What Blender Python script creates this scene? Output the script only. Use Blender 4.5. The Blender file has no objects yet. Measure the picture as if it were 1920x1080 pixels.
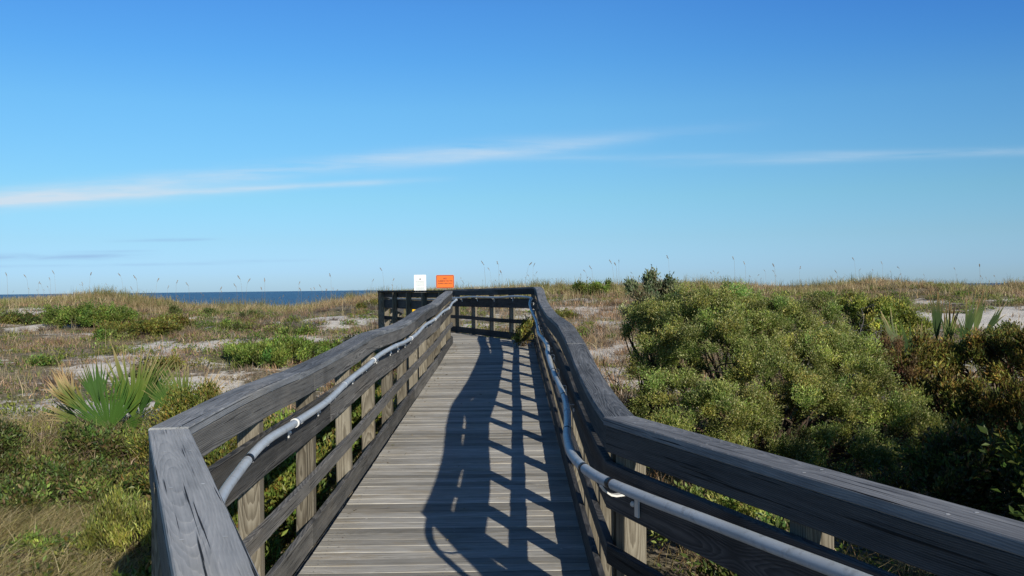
import bpy, math, random
import numpy as np
from mathutils import Vector, Matrix

random.seed(7)
rng = np.random.default_rng(7)
SC = bpy.context.scene
COL = SC.collection
PI = math.pi

# ------------------------------------------------------------------ helpers
def tag(o, label=None, cat=None, group=None, kind=None):
    if label: o['label'] = label
    if cat: o['category'] = cat
    if group: o['group'] = group
    if kind: o['kind'] = kind
    return o

def empty(name, loc=(0, 0, 0), rz=0.0):
    o = bpy.data.objects.new(name, None)
    o.location = loc
    o.rotation_euler = (0, 0, rz)
    o.empty_display_size = .2
    COL.objects.link(o)
    return o

def make_mesh(name, verts, faces, attrs=None, smooth=False):
    """verts (N,3); faces = list of (M,k) int arrays; attrs {name:(type,array per point)}"""
    me = bpy.data.meshes.new(name)
    verts = np.asarray(verts, np.float32)
    me.vertices.add(len(verts))
    me.vertices.foreach_set('co', verts.ravel())
    loops, starts, tot = [], [], 0
    for f in faces:
        f = np.asarray(f, np.int32)
        if f.size == 0: continue
        k = f.shape[1]
        starts.append(tot + k * np.arange(len(f)))
        loops.append(f.ravel())
        tot += f.size
    loops = np.concatenate(loops); starts = np.concatenate(starts)
    me.loops.add(len(loops)); me.loops.foreach_set('vertex_index', loops.astype(np.int32))
    me.polygons.add(len(starts)); me.polygons.foreach_set('loop_start', starts.astype(np.int32))
    me.polygons.foreach_set('use_smooth', np.full(len(starts), bool(smooth)))
    me.update(calc_edges=True)
    for k, (t, a) in (attrs or {}).items():
        at = me.attributes.new(k, t, 'POINT')
        a = np.asarray(a, np.float32)
        if t == 'FLOAT_COLOR': at.data.foreach_set('color', a.ravel())
        elif t == 'FLOAT_VECTOR': at.data.foreach_set('vector', a.ravel())
        else: at.data.foreach_set('value', a.ravel())
    me.validate()
    return me

def link(name, me, mat, parent=None):
    o = bpy.data.objects.new(name, me)
    COL.objects.link(o)
    if mat is not None: me.materials.append(mat)
    if parent is not None:
        o.parent = parent
    return o

def nrm(v):
    v = np.asarray(v, float)
    return v / np.maximum(np.linalg.norm(v, axis=-1, keepdims=True), 1e-9)

class Buf:
    """collects pieces of one mesh"""
    def __init__(s): s.v = []; s.f = {}; s.c = []; s.n = 0
    def add(s, v, faces, c):
        v = np.asarray(v, float).reshape(-1, 3)
        c = np.asarray(c, float)
        if c.ndim == 1: c = np.tile(c, (len(v), 1))
        s.v.append(v); s.c.append(c[:, :3])
        for f in faces:
            f = np.asarray(f)
            s.f.setdefault(f.shape[1], []).append(f + s.n)
        s.n += len(v)
    def mesh(s, name, smooth=False):
        v = np.concatenate(s.v); c = np.concatenate(s.c)
        c = np.concatenate([c, np.ones((len(c), 1))], 1)
        return make_mesh(name, v, [np.concatenate(x) for x in s.f.values()], {'col': ('FLOAT_COLOR', c)}, smooth)

def vnoise(x, y, seed=0, scale=1.0):
    x = np.asarray(x, float) * scale + seed * 17.31; y = np.asarray(y, float) * scale + seed * 9.77
    xi = np.floor(x); yi = np.floor(y); fx = x - xi; fy = y - yi
    fx = fx * fx * (3 - 2 * fx); fy = fy * fy * (3 - 2 * fy)
    def h(a, b):
        t = np.sin(a * 127.1 + b * 311.7 + seed * 74.7) * 43758.5453
        return t - np.floor(t)
    return (h(xi, yi) * (1 - fx) + h(xi + 1, yi) * fx) * (1 - fy) + (h(xi, yi + 1) * (1 - fx) + h(xi + 1, yi + 1) * fx) * fy

def fbm(x, y, seed=0, scale=1.0, octv=4):
    a, t, w = .5, 0, 0
    for i in range(octv):
        t = t + a * vnoise(x, y, seed + i * 3, scale * 2 ** i); w += a; a *= .5
    return t / w

def smooth_table(xs, ys):
    xs = np.array(xs, float); ys = np.array(ys, float)
    m = np.gradient(ys, xs)
    def fn(x):
        x = np.clip(np.asarray(x, float), xs[0], xs[-1])
        i = np.clip(np.searchsorted(xs, x) - 1, 0, len(xs) - 2)
        h = xs[i + 1] - xs[i]; t = (x - xs[i]) / h
        return ((2 * t**3 - 3 * t**2 + 1) * ys[i] + (t**3 - 2 * t**2 + t) * h * m[i]
                + (-2 * t**3 + 3 * t**2) * ys[i + 1] + (t**3 - t**2) * h * m[i + 1])
    return fn

def spline3(pts, step=.08):
    pts = np.array(pts, float)
    d = np.r_[0, np.cumsum(np.linalg.norm(np.diff(pts, axis=0), axis=1))]
    fs = [smooth_table(d, pts[:, k]) for k in range(3)]
    t = np.linspace(0, d[-1], max(2, int(d[-1] / step) + 1))
    return np.stack([f(t) for f in fs], 1)

# ------------------------------------------------------------------ node helpers
class N:
    def __init__(s, nt): s.nt = nt
    def __call__(s, t, **kw):
        n = s.nt.nodes.new(t)
        for k, v in kw.items():
            if k.startswith('i_'):
                key = k[2:]
                n.inputs[int(key) if key.isdigit() else key.replace('_', ' ')].default_value = v
            else: setattr(n, k, v)
        return n
    def l(s, a, b): s.nt.links.new(a, b)
    def math(s, op, a, b=None, c=None, clamp=False):
        n = s.nt.nodes.new('ShaderNodeMath'); n.operation = op; n.use_clamp = clamp
        for i, x in enumerate((a, b, c)):
            if x is None: continue
            if isinstance(x, (int, float)): n.inputs[i].default_value = x
            else: s.l(x, n.inputs[i])
        return n.outputs[0]
    def mix(s, fac, a, b, mode='MIX'):
        n = s.nt.nodes.new('ShaderNodeMix'); n.data_type = 'RGBA'; n.blend_type = mode
        for i, x in ((0, fac), (6, a), (7, b)):
            if isinstance(x, (int, float)): n.inputs[i].default_value = x
            elif isinstance(x, (tuple, list)): n.inputs[i].default_value = (*x[:3], 1)
            else: s.l(x, n.inputs[i])
        return n.outputs[2]
    def ramp(s, x, lo, hi, a=0.0, b=1.0):
        n = s.nt.nodes.new('ShaderNodeMapRange'); n.clamp = True
        s.l(x, n.inputs[0])
        for i, v in enumerate((lo, hi, a, b)): n.inputs[i + 1].default_value = v
        return n.outputs[0]
    def vmul(s, v, k):
        n = s.nt.nodes.new('ShaderNodeVectorMath'); n.operation = 'MULTIPLY'
        s.l(v, n.inputs[0]); n.inputs[1].default_value = k
        return n.outputs[0]
    def noise(s, vec, scale, detail=4, rough=.55, dist=0.0):
        n = s.nt.nodes.new('ShaderNodeTexNoise')
        n.inputs['Scale'].default_value = scale; n.inputs['Detail'].default_value = detail
        n.inputs['Roughness'].default_value = rough; n.inputs['Distortion'].default_value = dist
        if vec is not None: s.l(vec, n.inputs['Vector'])
        return n.outputs['Fac']

def new_mat(name):
    m = bpy.data.materials.new(name); m.use_nodes = True
    nt = m.node_tree; nt.nodes.clear()
    n = N(nt)
    out = n('ShaderNodeOutputMaterial')
    return m, n, out

def attr(n, name): return n('ShaderNodeAttribute', attribute_name=name)

def wood_mat(name, c_dark, c_mid, c_light, rough=.85, specks=False, crack=.5, lichen=None, blotch=.35, ringw=.30, ringp=.0065, knots=.8, bump=.6, lift=0.0):
    """sawn weathered timber; grain = (along, across, up) in metres inside the log"""
    m, n, out = new_mat(name)
    g = attr(n, 'grain').outputs['Vector']
    tone = attr(n, 'tone').outputs['Fac']
    sp = n('ShaderNodeSeparateXYZ'); n.l(g, sp.inputs[0])
    vo = n('ShaderNodeTexVoronoi', feature='F1'); vo.inputs['Scale'].default_value = 1.0
    n.l(n.vmul(g, (1.5, 6.0, 0.01)), vo.inputs['Vector'])
    kd = vo.outputs['Distance']
    kn = n.math('EXPONENT', n.math('MULTIPLY', n.math('MULTIPLY', kd, kd), -14.0))
    warp = n.noise(n.vmul(g, (.8, 5, 5)), 1.0, 3, .5)
    warp2 = n.noise(n.vmul(g, (4.5, 26, 26)), 1.0, 3, .55)
    # distance from the pith, which drifts slowly across the board: gives cathedral figure
    drift = n.math('ADD', n.math('MULTIPLY', n.math('SUBTRACT', n.noise(n.vmul(g, (.33, 0.0, 0.0)), 1.0, 1), .5), .34), .055)
    zz = n.math('ADD', sp.outputs[2], drift)
    r = n.math('SQRT', n.math('ADD', n.math('MULTIPLY', sp.outputs[1], sp.outputs[1]), n.math('MULTIPLY', zz, zz)))
    r = n.math('ADD', r, n.math('MULTIPLY', n.math('SUBTRACT', warp, .5), .03))
    r = n.math('ADD', r, n.math('MULTIPLY', n.math('SUBTRACT', warp2, .5), .010))
    r = n.math('ADD', r, n.math('MULTIPLY', kn, .035 * knots))
    rf = n.math('FRACT', n.math('DIVIDE', r, ringp))
    rings = n.math('MULTIPLY', n.ramp(rf, 0.0, .72), n.ramp(rf, 1.0, .90))
    fine = n.noise(n.vmul(g, (3.2, 150, 150)), 1.0, 5, .6)
    mid = n.noise(n.vmul(g, (1.3, 30, 30)), 1.0, 4, .6, .3)
    big = n.noise(n.vmul(g, (1.8, 6, 6)), 1.0, 4, .6)
    patch = n.noise(n.vmul(g, (5, 14, 14)), 1.0, 5, .65)
    t = n.math('ADD', n.math('MULTIPLY', fine, .5), n.math('MULTIPLY', mid, .5))
    t = n.math('SUBTRACT', t, n.math('MULTIPLY', n.math('SUBTRACT', rings, .4), ringw))
    t = n.math('ADD', t, n.math('MULTIPLY', n.math('SUBTRACT', big, .5), blotch))
    t = n.math('ADD', t, n.math('MULTIPLY', n.math('SUBTRACT', patch, .5), .30))
    t = n.math('ADD', t, n.math('MULTIPLY', n.math('SUBTRACT', tone, .5), .18))
    if lift: t = n.math('ADD', t, lift)
    c = n.mix(n.ramp(t, .20, .5), c_dark, c_mid)
    c = n.mix(n.ramp(t, .5, .80), c, c_light)
    if lichen:
        c = n.mix(n.math('MULTIPLY', n.ramp(n.noise(n.vmul(g, (3, 9, 9)), 1.3, 4), .52, .68), .7), c, lichen)
    warmp = n.ramp(n.noise(n.vmul(g, (.9, 4, 4)), 1.0, 3), .55, .7)
    c = n.mix(n.math('MULTIPLY', warmp, .45), c, n.mix(1.0, c, (1.12, 1.0, .84), 'MULTIPLY'))
    ck = n.noise(n.vmul(g, (1.3, 120, 120)), 1.0, 2, .45, .35)
    ckm = n.math('MULTIPLY', n.ramp(ck, .65, .69), crack)
    knot = n.math('MULTIPLY', n.ramp(kd, .17, .06), .6 * knots)
    c = n.mix(knot, c, [x * .40 for x in c_dark])
    c = n.mix(ckm, c, [x * .18 for x in c_dark])
    if specks:
        v2 = n('ShaderNodeTexVoronoi', feature='F1'); v2.inputs['Scale'].default_value = 1.0
        n.l(n.vmul(g, (11, 13, 13)), v2.inputs['Vector'])
        sep = n('ShaderNodeSeparateColor'); n.l(v2.outputs['Color'], sep.inputs[0])
        sel = n.math('GREATER_THAN', sep.outputs[0], .84)
        sz = n.math('MULTIPLY', n.math('ADD', sep.outputs[1], .25), .085)
        spk = n.math('MULTIPLY', sel, n.math('LESS_THAN', v2.outputs['Distance'], sz))
        c = n.mix(spk, c, (.66, .66, .63))
    hsv = n('ShaderNodeHueSaturation'); n.l(c, hsv.inputs['Color'])
    n.l(n.math('ADD', .84, n.math('MULTIPLY', tone, .32)), hsv.inputs['Value'])
    b = n('ShaderNodeBsdfPrincipled'); b.inputs['Roughness'].default_value = rough
    b.inputs['Specular IOR Level'].default_value = .2
    n.l(hsv.outputs[0], b.inputs['Base Color'])
    bh = n.math('SUBTRACT', n.math('SUBTRACT', n.math('MULTIPLY', fine, .6), n.math('MULTIPLY', rings, .35)), n.math('MULTIPLY', ckm, 2.0))
    bh = n.math('ADD', bh, n.math('MULTIPLY', patch, .5))
    bp = n('ShaderNodeBump'); bp.inputs['Strength'].default_value = bump; bp.inputs['Distance'].default_value = .004
    n.l(bh, bp.inputs['Height']); n.l(bp.outputs[0], b.inputs['Normal'])
    n.l(b.outputs[0], out.inputs[0])
    return m

def leaf_mat(name, trans=.3, rough=.5, spec=.35):
    m, n, out = new_mat(name)
    a = attr(n, 'col').outputs['Color']
    b = n('ShaderNodeBsdfPrincipled'); b.inputs['Roughness'].default_value = rough
    b.inputs['Specular IOR Level'].default_value = spec
    n.l(a, b.inputs['Base Color'])
    t = n('ShaderNodeBsdfTranslucent')
    n.l(n.mix(1.0, a, (1.25, 1.2, .7), 'MULTIPLY'), t.inputs['Color'])
    mx = n('ShaderNodeMixShader'); mx.inputs[0].default_value = trans
    n.l(b.outputs[0], mx.inputs[1]); n.l(t.outputs[0], mx.inputs[2])
    n.l(mx.outputs[0], out.inputs[0])
    return m

def simple_mat(name, col, rough=.5, spec=.5, var=.12, scale=6, metallic=0.0, dirt=None):
    m, n, out = new_mat(name)
    tc = n('ShaderNodeTexCoord')
    no = n.noise(tc.outputs['Object'], scale, 5)
    c = n.mix(n.ramp(no, .3, .7), [x * (1 - var) for x in col], [min(1, x * (1 + var)) for x in col])
    if dirt:
        c = n.mix(n.math('MULTIPLY', n.ramp(n.noise(tc.outputs['Object'], scale * 5, 4), .55, .7), .6), c, dirt)
    b = n('ShaderNodeBsdfPrincipled'); b.inputs['Roughness'].default_value = rough
    b.inputs['Specular IOR Level'].default_value = spec; b.inputs['Metallic'].default_value = metallic
    n.l(c, b.inputs['Base Color']); n.l(b.outputs[0], out.inputs[0])
    return m

M = {}
M['cap'] = wood_mat('worn_grey_wood', (.14, .15, .16), (.345, .36, .37), (.52, .53, .53), specks=True, crack=1.0, ringw=.13, ringp=.0055, knots=.12, lift=.05, blotch=.55)
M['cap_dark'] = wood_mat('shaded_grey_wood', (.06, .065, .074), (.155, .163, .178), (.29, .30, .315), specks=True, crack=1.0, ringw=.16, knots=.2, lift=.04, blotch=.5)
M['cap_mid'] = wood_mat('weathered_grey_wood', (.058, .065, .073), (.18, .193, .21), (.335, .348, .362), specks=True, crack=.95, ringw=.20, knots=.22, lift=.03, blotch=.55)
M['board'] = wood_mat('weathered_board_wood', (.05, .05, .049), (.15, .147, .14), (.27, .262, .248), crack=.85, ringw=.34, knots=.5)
M['board_shade'] = wood_mat('shade_toned_board_wood', (.025, .026, .028), (.066, .067, .07), (.125, .125, .125), crack=.8)  # board wood with the shade of the unlit rail faces put into its colour
M['post'] = wood_mat('pale_post_wood', (.085, .073, .054), (.175, .156, .12), (.26, .238, .19), crack=.6, blotch=.2, ringw=.35, knots=.5)
M['deck'] = wood_mat('grey_deck_planks', (.185, .177, .158), (.39, .378, .345), (.59, .58, .545), crack=.9, specks=True, lichen=(.36, .32, .25), blotch=.5, ringw=.12, knots=.4, bump=.5, lift=.05)
M['pipe'] = simple_mat('grey_plastic_pipe', (.47, .52, .57), .42, .45, .14, 5, dirt=(.25, .27, .28))
M['white_plastic'] = simple_mat('white_plastic', (.7, .7, .68), .45, .5, .04, 20)
M['nail'] = simple_mat('pale_nail_heads', (.62, .62, .6), .5, .5, .3, 40)
M['black'] = simple_mat('black_strap', (.012, .012, .014), .5)
M['leaf'] = leaf_mat('leaves')
M['leaf_glossy'] = leaf_mat('glossy_leaves', .25, .45, .28)
M['palm'] = leaf_mat('palm_blades', .32, .55, .12)
M['grass'] = leaf_mat('dry_blades', .35, .7, .15)
M['twig'] = leaf_mat('twigs', .0, .85, .1)
M['metal'] = simple_mat('galvanised_steel', (.4, .4, .41), .45, .5, .1, 12, .7)

# ------------------------------------------------------------------ camera
cam = bpy.data.cameras.new('camera'); cam.lens = 32.81; cam.sensor_width = 36; cam.clip_start = .05; cam.clip_end = 60000
co = bpy.data.objects.new('camera', cam); COL.objects.link(co)
co.rotation_euler = (math.radians(90.033), math.radians(.66), 0)
SC.camera = co

# ------------------------------------------------------------------ light and sky
SUN_EL, SUN_AZ = math.radians(20.8), math.radians(155)      # azimuth clockwise from +Y: behind, to the right
to_sun = Vector((math.sin(SUN_AZ) * math.cos(SUN_EL), math.cos(SUN_AZ) * math.cos(SUN_EL), math.sin(SUN_EL)))
sl = bpy.data.lights.new('sun', 'SUN'); sl.energy = 5.0; sl.angle = math.radians(.5); sl.color = (1, .92, .78)
so = bpy.data.objects.new('sun', sl); COL.objects.link(so)
so.rotation_euler = (-to_sun).to_track_quat('-Z', 'Y').to_euler()

w = bpy.data.worlds.new('World'); SC.world = w; w.use_nodes = True
nt = w.node_tree; nt.nodes.clear(); n = N(nt)
sky = n('ShaderNodeTexSky', sky_type='NISHITA', sun_disc=False)
sky.sun_elevation = SUN_EL; sky.sun_rotation = SUN_AZ; sky.altitude = 0
sky.air_density = 1.0; sky.dust_density = .25; sky.ozone_density = 2.5
tc = n('ShaderNodeTexCoord')
sx = n('ShaderNodeSeparateXYZ'); n.l(tc.outputs['Generated'], sx.inputs[0])
yy = n.math('MAXIMUM', sx.outputs[1], .05)
u = n.math('DIVIDE', sx.outputs[0], yy); v = n.math('DIVIDE', sx.outputs[2], yy)
front = n.ramp(sx.outputs[1], .2, .5)
# tone of the clear sky by height above the horizon
el = n.math('MAXIMUM', sx.outputs[2], 0.0)
tint_r = n('ShaderNodeValToRGB'); cr = tint_r.color_ramp
TINT = [(0.0, (0.331, 0.527, 0.969)), (0.02, (0.331, 0.527, 0.969)), (0.0525, (0.348, 0.53, 0.794)), (0.095, (0.367, 0.588, 0.735)), (0.188, (0.354, 0.654, 0.824)), (0.238, (0.294, 0.625, 0.881)), (0.291, (0.266, 0.597, 0.922)), (0.36, (0.2, 0.42, 0.66)), (0.5, (0.16, 0.28, 0.42)), (1.0, (0.12, 0.19, 0.28))]
while len(cr.elements) < len(TINT): cr.elements.new(.5)
for e, (p, c) in zip(cr.elements, TINT): e.position = p; e.color = (*c, 1)
n.l(el, tint_r.inputs[0])
skyc = n.mix(1.0, sky.outputs[0], tint_r.outputs[0], 'MULTIPLY')
skyc = n.mix(n.math('MULTIPLY', n.ramp(sx.outputs[0], .08, .5), n.ramp(sx.outputs[2], .05, .28)), skyc, n.mix(1.0, skyc, (.72, .82, 1.0), 'MULTIPLY'))
cv = n('ShaderNodeCombineXYZ'); n.l(u, cv.inputs[0]); n.l(v, cv.inputs[1])
def streak(u0, u1, a, b, thick, soft_u, strength, seed, up=1.0, cxs=7, cys=70, q=0.0):
    """thin cirrus line v = a + b u + q u^2"""
    mp = n('ShaderNodeMapping'); n.l(cv.outputs[0], mp.inputs[0])
    mp.inputs['Location'].default_value = (seed, seed * .7, seed); mp.inputs['Rotation'].default_value = (0, 0, -math.atan(b))
    mp.inputs['Scale'].default_value = (cxs, cys, 1)
    no = n.noise(mp.outputs[0], 1.0, 5, .6, .3)
    no2 = n.noise(n.vmul(mp.outputs[0], (.35, .12, 1)), 1.0, 2)
    line = n.math('ADD', n.math('MULTIPLY', u, b), a)
    if q: line = n.math('ADD', line, n.math('MULTIPLY', n.math('MULTIPLY', u, u), q))
    d = n.math('SUBTRACT', n.math('SUBTRACT', v, line), n.math('MULTIPLY', n.math('SUBTRACT', no2, .5), thick * 1.2))
    dd = n.math('DIVIDE', d, thick)
    g = n.math('EXPONENT', n.math('MULTIPLY', n.math('MULTIPLY', dd, dd), -1.0))
    e = n.math('MULTIPLY', n.ramp(u, u0 - soft_u, u0 + soft_u), n.ramp(u, u1 + soft_u, u1 - soft_u))
    return n.math('MULTIPLY', n.math('MULTIPLY', g, e), n.math('MULTIPLY', n.ramp(no, .27, .70), strength))
S = [streak(-.9, .06, .1505, .0818, .0085, .10, .68, 1.3, q=-.004),
     streak(-.10, .125, .1445, .110, .0055, .06, .42, 7.9),
     streak(-.9, -.15, .1215, .0423, .0032, .10, .85, 4.1),
     streak(-.75, -.33, .131, .060, .0095, .12, .7, 9.6),
     streak(-.12, .5, .139, .006, .004, .15, .22, 2.2),
     streak(.22, .8, .1285, .0205, .0042, .10, .34, 5.2),
     streak(.14, .25, .155, .07, .006, .05, .16, 6.6)]
tot = S[0]
for s_ in S[1:]: tot = n.math('ADD', tot, s_)
tot = n.math('MULTIPLY', n.math('MINIMUM', tot, .9), front)
def purple(u0, u1, vc, b, thick, seed, strength):
    return streak(u0, u1, vc, b, thick, .03, strength, seed, cxs=14, cys=160)
PU = [purple(-.7, -.40, .0415, .004, .0035, 3.3, .55), purple(-.41, -.335, .0575, .004, .0016, 8.1, .55), purple(-.46, -.40, .046, .003, .0012, 5.5, .4),
      purple(-.31, -.22, .0325, 0, .0016, 1.9, .25), purple(-.8, -.3, .030, 0, .0016, 9.9, .25)]
pt = PU[0]
for s_ in PU[1:]: pt = n.math('ADD', pt, s_)
pt = n.math('MULTIPLY', n.math('MINIMUM', pt, .7), front)
CLOUD_W = (4.3, 5.0, 5.7); CLOUD_P = (1.75, 2.6, 4.5)
c1 = n.mix(tot, skyc, CLOUD_W)
c2 = n.mix(pt, c1, CLOUD_P)
bg = n('ShaderNodeBackground'); bg.inputs['Strength'].default_value = .15
n.l(c2, bg.inputs['Color'])
wo = n('ShaderNodeOutputWorld'); n.l(bg.outputs[0], wo.inputs[0])

SC.view_settings.view_transform = 'Standard'; SC.view_settings.look = 'None'
SC.view_settings.exposure = 0; SC.view_settings.gamma = 1
SC.render.engine = 'CYCLES'
SC.cycles.use_denoising = True
SC.cycles.max_bounces = 6; SC.cycles.transparent_max_bounces = 8

# ------------------------------------------------------------------ terrain
_base = smooth_table([-60, -10, 6, 14, 22, 30, 40, 46], [-2.6, -2.5, -2.45, -2.25, -1.9, -1.45, -.98, -.72])
_crest = smooth_table([-90, -45, -30, -26, -21, -18, -14, -10, -8.3, -6, -3, 0, 6, 12, 15.5, 19, 22, 25.3, 27.5, 40, 90],
                      [-.50, -.50, -.50, -.50, -.30, -.90, -1.02, -1.0, -.62, -.30, -.2, -.14, -.06, -.08, -.34, .02, -.26, -.5, -.16, -.35, -.35])
def ground_z(x, y):
    x = np.asarray(x, float); y = np.asarray(y, float)
    z = _base(np.minimum(y, 46))
    c = _crest(np.clip(x, -90, 90))
    k = np.clip((y - 34) / 16, 0, 1); k = k * k * (3 - 2 * k)
    z = z * (1 - k) + c * k
    d = np.clip((y - 53) / 26, 0, 1); d = d * d * (3 - 2 * d)
    z = z * (1 - d) + (-3.6) * d - np.clip(y - 79, 0, 400) * .03
    amp = np.clip((np.abs(x + .5) - 1.5) / 5, .15, 1) * np.clip((58 - y) / 8, .1, 1)
    z = z + amp * ((fbm(x, y, 3, .16, 3) - .5) * .75 * np.clip((44 - y) / 10, .25, 1) + (fbm(x, y, 8, .7, 3) - .5) * .22)
    # low sand mound beside the far turn of the boardwalk
    z = z + .22 * np.exp(-((x + 6.6) / 1.3) ** 2 - ((y - 34) / 3.0) ** 2)
    return z

SAND = [(-18, 34.2, 1.6, 1.3, 1), (-20, 40.5, 3.2, 1.1, 1), (-9.9, 27.5, 1.6, 1.6, .9), (-6.2, 20.8, 1.7, 1.5, 1), (-5.9, 28.4, 1.1, 1.2, .8), (-6.6, 34.5, 1.3, 2.8, 1.2),
        (-7.9, 36.2, 1.2, 1.5, .9), (-9.7, 23, 1.8, 1.0, .6), (-4.5, 31, 1.2, 2, .6), (-13.2, 39, 2, .8, .6), (2.1, 37.5, 2.4, 1.8, .8), (2.9, 33.5, 1.9, 2, .9), (3.9, 41, 2, 1, .6),
        (2.3, 19.4, 1.2, 1.7, 1), (2.5, 25, 1.5, 2.2, .8), (16.4, 38.8, 1.9, 1.1, 1), (17.4, 31.4, 3.6, 3.0, 2.0), (21.3, 40, 1.3, .7, .9), (-7.2, 17.5, 2.2, 1.2, .6), (-9, 14.5, 2, 1, .5),
        (-5.2, 8.4, .8, .4, .6), (-2.9, 28.5, 1.2, 3.0, .8), (-2.6, 31.5, 1.6, 3.0, .8)]
def sandness(x, y):
    x = np.asarray(x, float); y = np.asarray(y, float)
    s = np.zeros_like(x)
    wx = x + (fbm(x, y, 21, .5, 3) - .5) * 2.2; wy = y + (fbm(x, y, 22, .5, 3) - .5) * 2.6
    vn_ = fbm(x, y, 33, 1.1, 3)
    for (a, b, rx, ry, k) in SAND:
        s = np.maximum(s, k * (.5 + 1.0 * vn_) * np.exp(-(((wx - a) / rx) ** 2 + ((wy - b) / ry) ** 2)))
    s = s + (fbm(x, y, 31, .75, 4) - .47) * 1.9 * np.clip((40 - y) / 8, 0, 1) * np.clip((y - 11) / 6, 0, 1)
    s = np.where(y > 60, 1.0, s)
    return np.clip(s, 0, 1.3)

def axis(segs):
    out = []
    for a, b, st in segs: out += list(np.arange(a, b, st))
    return np.array(out + [segs[-1][1]])
gx = axis([(-420, -60, 20), (-60, -32, 1.0), (-32, -12, .3), (-12, 8, .16), (8, 30, .3), (30, 60, 1.0), (60, 420, 20)])
gy = axis([(-60, -4, 2.0), (-4, 4, .4), (4, 24, .16), (24, 56, .25), (56, 90, 1.5), (90, 300, 15)])
GX, GY = np.meshgrid(gx, gy)
GZ = ground_z(GX, GY)
nx, ny = len(gx), len(gy)
idx = np.arange(nx * ny).reshape(ny, nx)
q = np.stack([idx[:-1, :-1], idx[:-1, 1:], idx[1:, 1:], idx[1:, :-1]], -1).reshape(-1, 4)
gme = make_mesh('ground', np.stack([GX, GY, GZ], -1).reshape(-1, 3), [q], {'sand': ('FLOAT', sandness(GX, GY).ravel())}, True)
m, n, out = new_mat('dune_ground')
g = n('ShaderNodeNewGeometry').outputs['Position']
sa = attr(n, 'sand').outputs['Fac']
nz = n.noise(g, 3.2, 6, .65); nz2 = n.noise(g, 14, 5, .7); nz3 = n.noise(g, .8, 4)
sand_c = n.mix(n.ramp(nz2, .3, .7), (.60, .565, .51), (.86, .82, .75))
lit = n.mix(n.ramp(nz2, .35, .65), (.075, .06, .043), (.42, .355, .265))
lit = n.mix(n.math('MULTIPLY', n.ramp(nz3, .45, .6), .6), lit, n.mix(n.ramp(nz2, .4, .6), (.06, .075, .022), (.18, .20, .06)))
f = n.math('ADD', n.math('MULTIPLY', sa, .85), n.math('MULTIPLY', n.math('SUBTRACT', nz, .5), 1.7))
c = n.mix(n.ramp(f, .24, .46), lit, sand_c)
c = n.mix(n.math('MULTIPLY', n.ramp(n.noise(g, 30, 3, .7), .58, .66), .6), c, (.07, .055, .035))
b = n('ShaderNodeBsdfPrincipled'); b.inputs['Roughness'].default_value = .95; b.inputs['Specular IOR Level'].default_value = .1
n.l(c, b.inputs['Base Color'])
bp = n('ShaderNodeBump'); bp.inputs['Strength'].default_value = .7; bp.inputs['Distance'].default_value = .06
n.l(n.math('ADD', n.math('MULTIPLY', nz2, .5), nz), bp.inputs['Height']); n.l(bp.outputs[0], b.inputs['Normal'])
n.l(b.outputs[0], out.inputs[0])
tag(link('ground', gme, m), 'sandy dune ground rising to a low crest', kind='structure')

# sea
sme = make_mesh('sea', [(-40000, 110, -4.2), (40000, 110, -4.2), (40000, 45000, -4.2), (-40000, 45000, -4.2)], [np.array([[0, 1, 2, 3]])])
m, n, out = new_mat('sea_water')
g = n('ShaderNodeNewGeometry').outputs['Position']
b = n('ShaderNodeBsdfPrincipled'); b.inputs['Roughness'].default_value = .35; b.inputs['Specular IOR Level'].default_value = .25
wn = n.noise(n.vmul(g, (.02, .08, 1)), 1.0, 4)
wn2 = n.noise(n.vmul(g, (.002, .01, 1)), 1.0, 3)
cc = n.mix(n.ramp(n.math('ADD', n.math('MULTIPLY', wn, .5), n.math('MULTIPLY', wn2, .5)), .35, .65), (.014, .055, .135), (.03, .10, .21))
n.l(cc, b.inputs['Base Color'])
bp = n('ShaderNodeBump'); bp.inputs['Strength'].default_value = 1.0; bp.inputs['Distance'].default_value = 1.2
n.l(n.noise(n.vmul(g, (.15, .3, 1)), 1.0, 4), bp.inputs['Height']); n.l(bp.outputs[0], b.inputs['Normal'])
n.l(b.outputs[0], out.inputs[0])
tag(link('sea', sme, m), 'dark blue sea out to the horizon', kind='structure')

# ------------------------------------------------------------------ boardwalk
deck_z = smooth_table([-4, 3, 5.5, 7, 9, 12, 16, 19.5, 22, 25, 30], [-1.70, -1.68, -1.65, -1.61, -1.54, -1.43, -1.30, -1.15, -1.14, -1.14, -1.48])
capL_z = smooth_table([3.6, 4.5, 6.0, 7.55, 8.6, 9.75, 11.0, 12, 13.5, 16, 18, 20], [-.54, -.505, -.49, -.445, -.40, -.405, -.40, -.37, -.29, -.23, -.12, -.02])
capR_z = smooth_table([4.4, 4.7, 5.8, 6.75, 7.3, 8.2, 8.9, 10, 11.8, 13.5, 15.8, 17.8, 19.7], [-.615, -.615, -.585, -.52, -.465, -.40, -.36, -.355, -.345, -.31, -.22, -.03, .03])
XL, XR = -1.265, .43
D2 = np.array([-.39, .921]); D2 /= np.linalg.norm(D2)
DN_L = np.array([.384, -.923]); DN_R = np.array([.333, -.943])
CL, CR = np.array([XL - .02, 3.70]), np.array([XR, 4.40])            # inner corners at the near turn
FL, FR = np.array([XL + .02, 19.6]), np.array([XR + .03, 19.75])        # inner corners at the far turn
GL = FL + D2 * 5.55; GR = np.array([-1.85, 0.]); GR[1] = FR[1] + (GR[0] - FR[0]) / D2[0] * D2[1]
EL, ER = GL + np.array([0, 4.6]), GR + np.array([0, 4.4])

BW = empty('boardwalk', (0, 0, 0))
tag(BW, 'weathered grey timber boardwalk with railings on both sides climbing to the dune crest', 'boardwalk')

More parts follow.
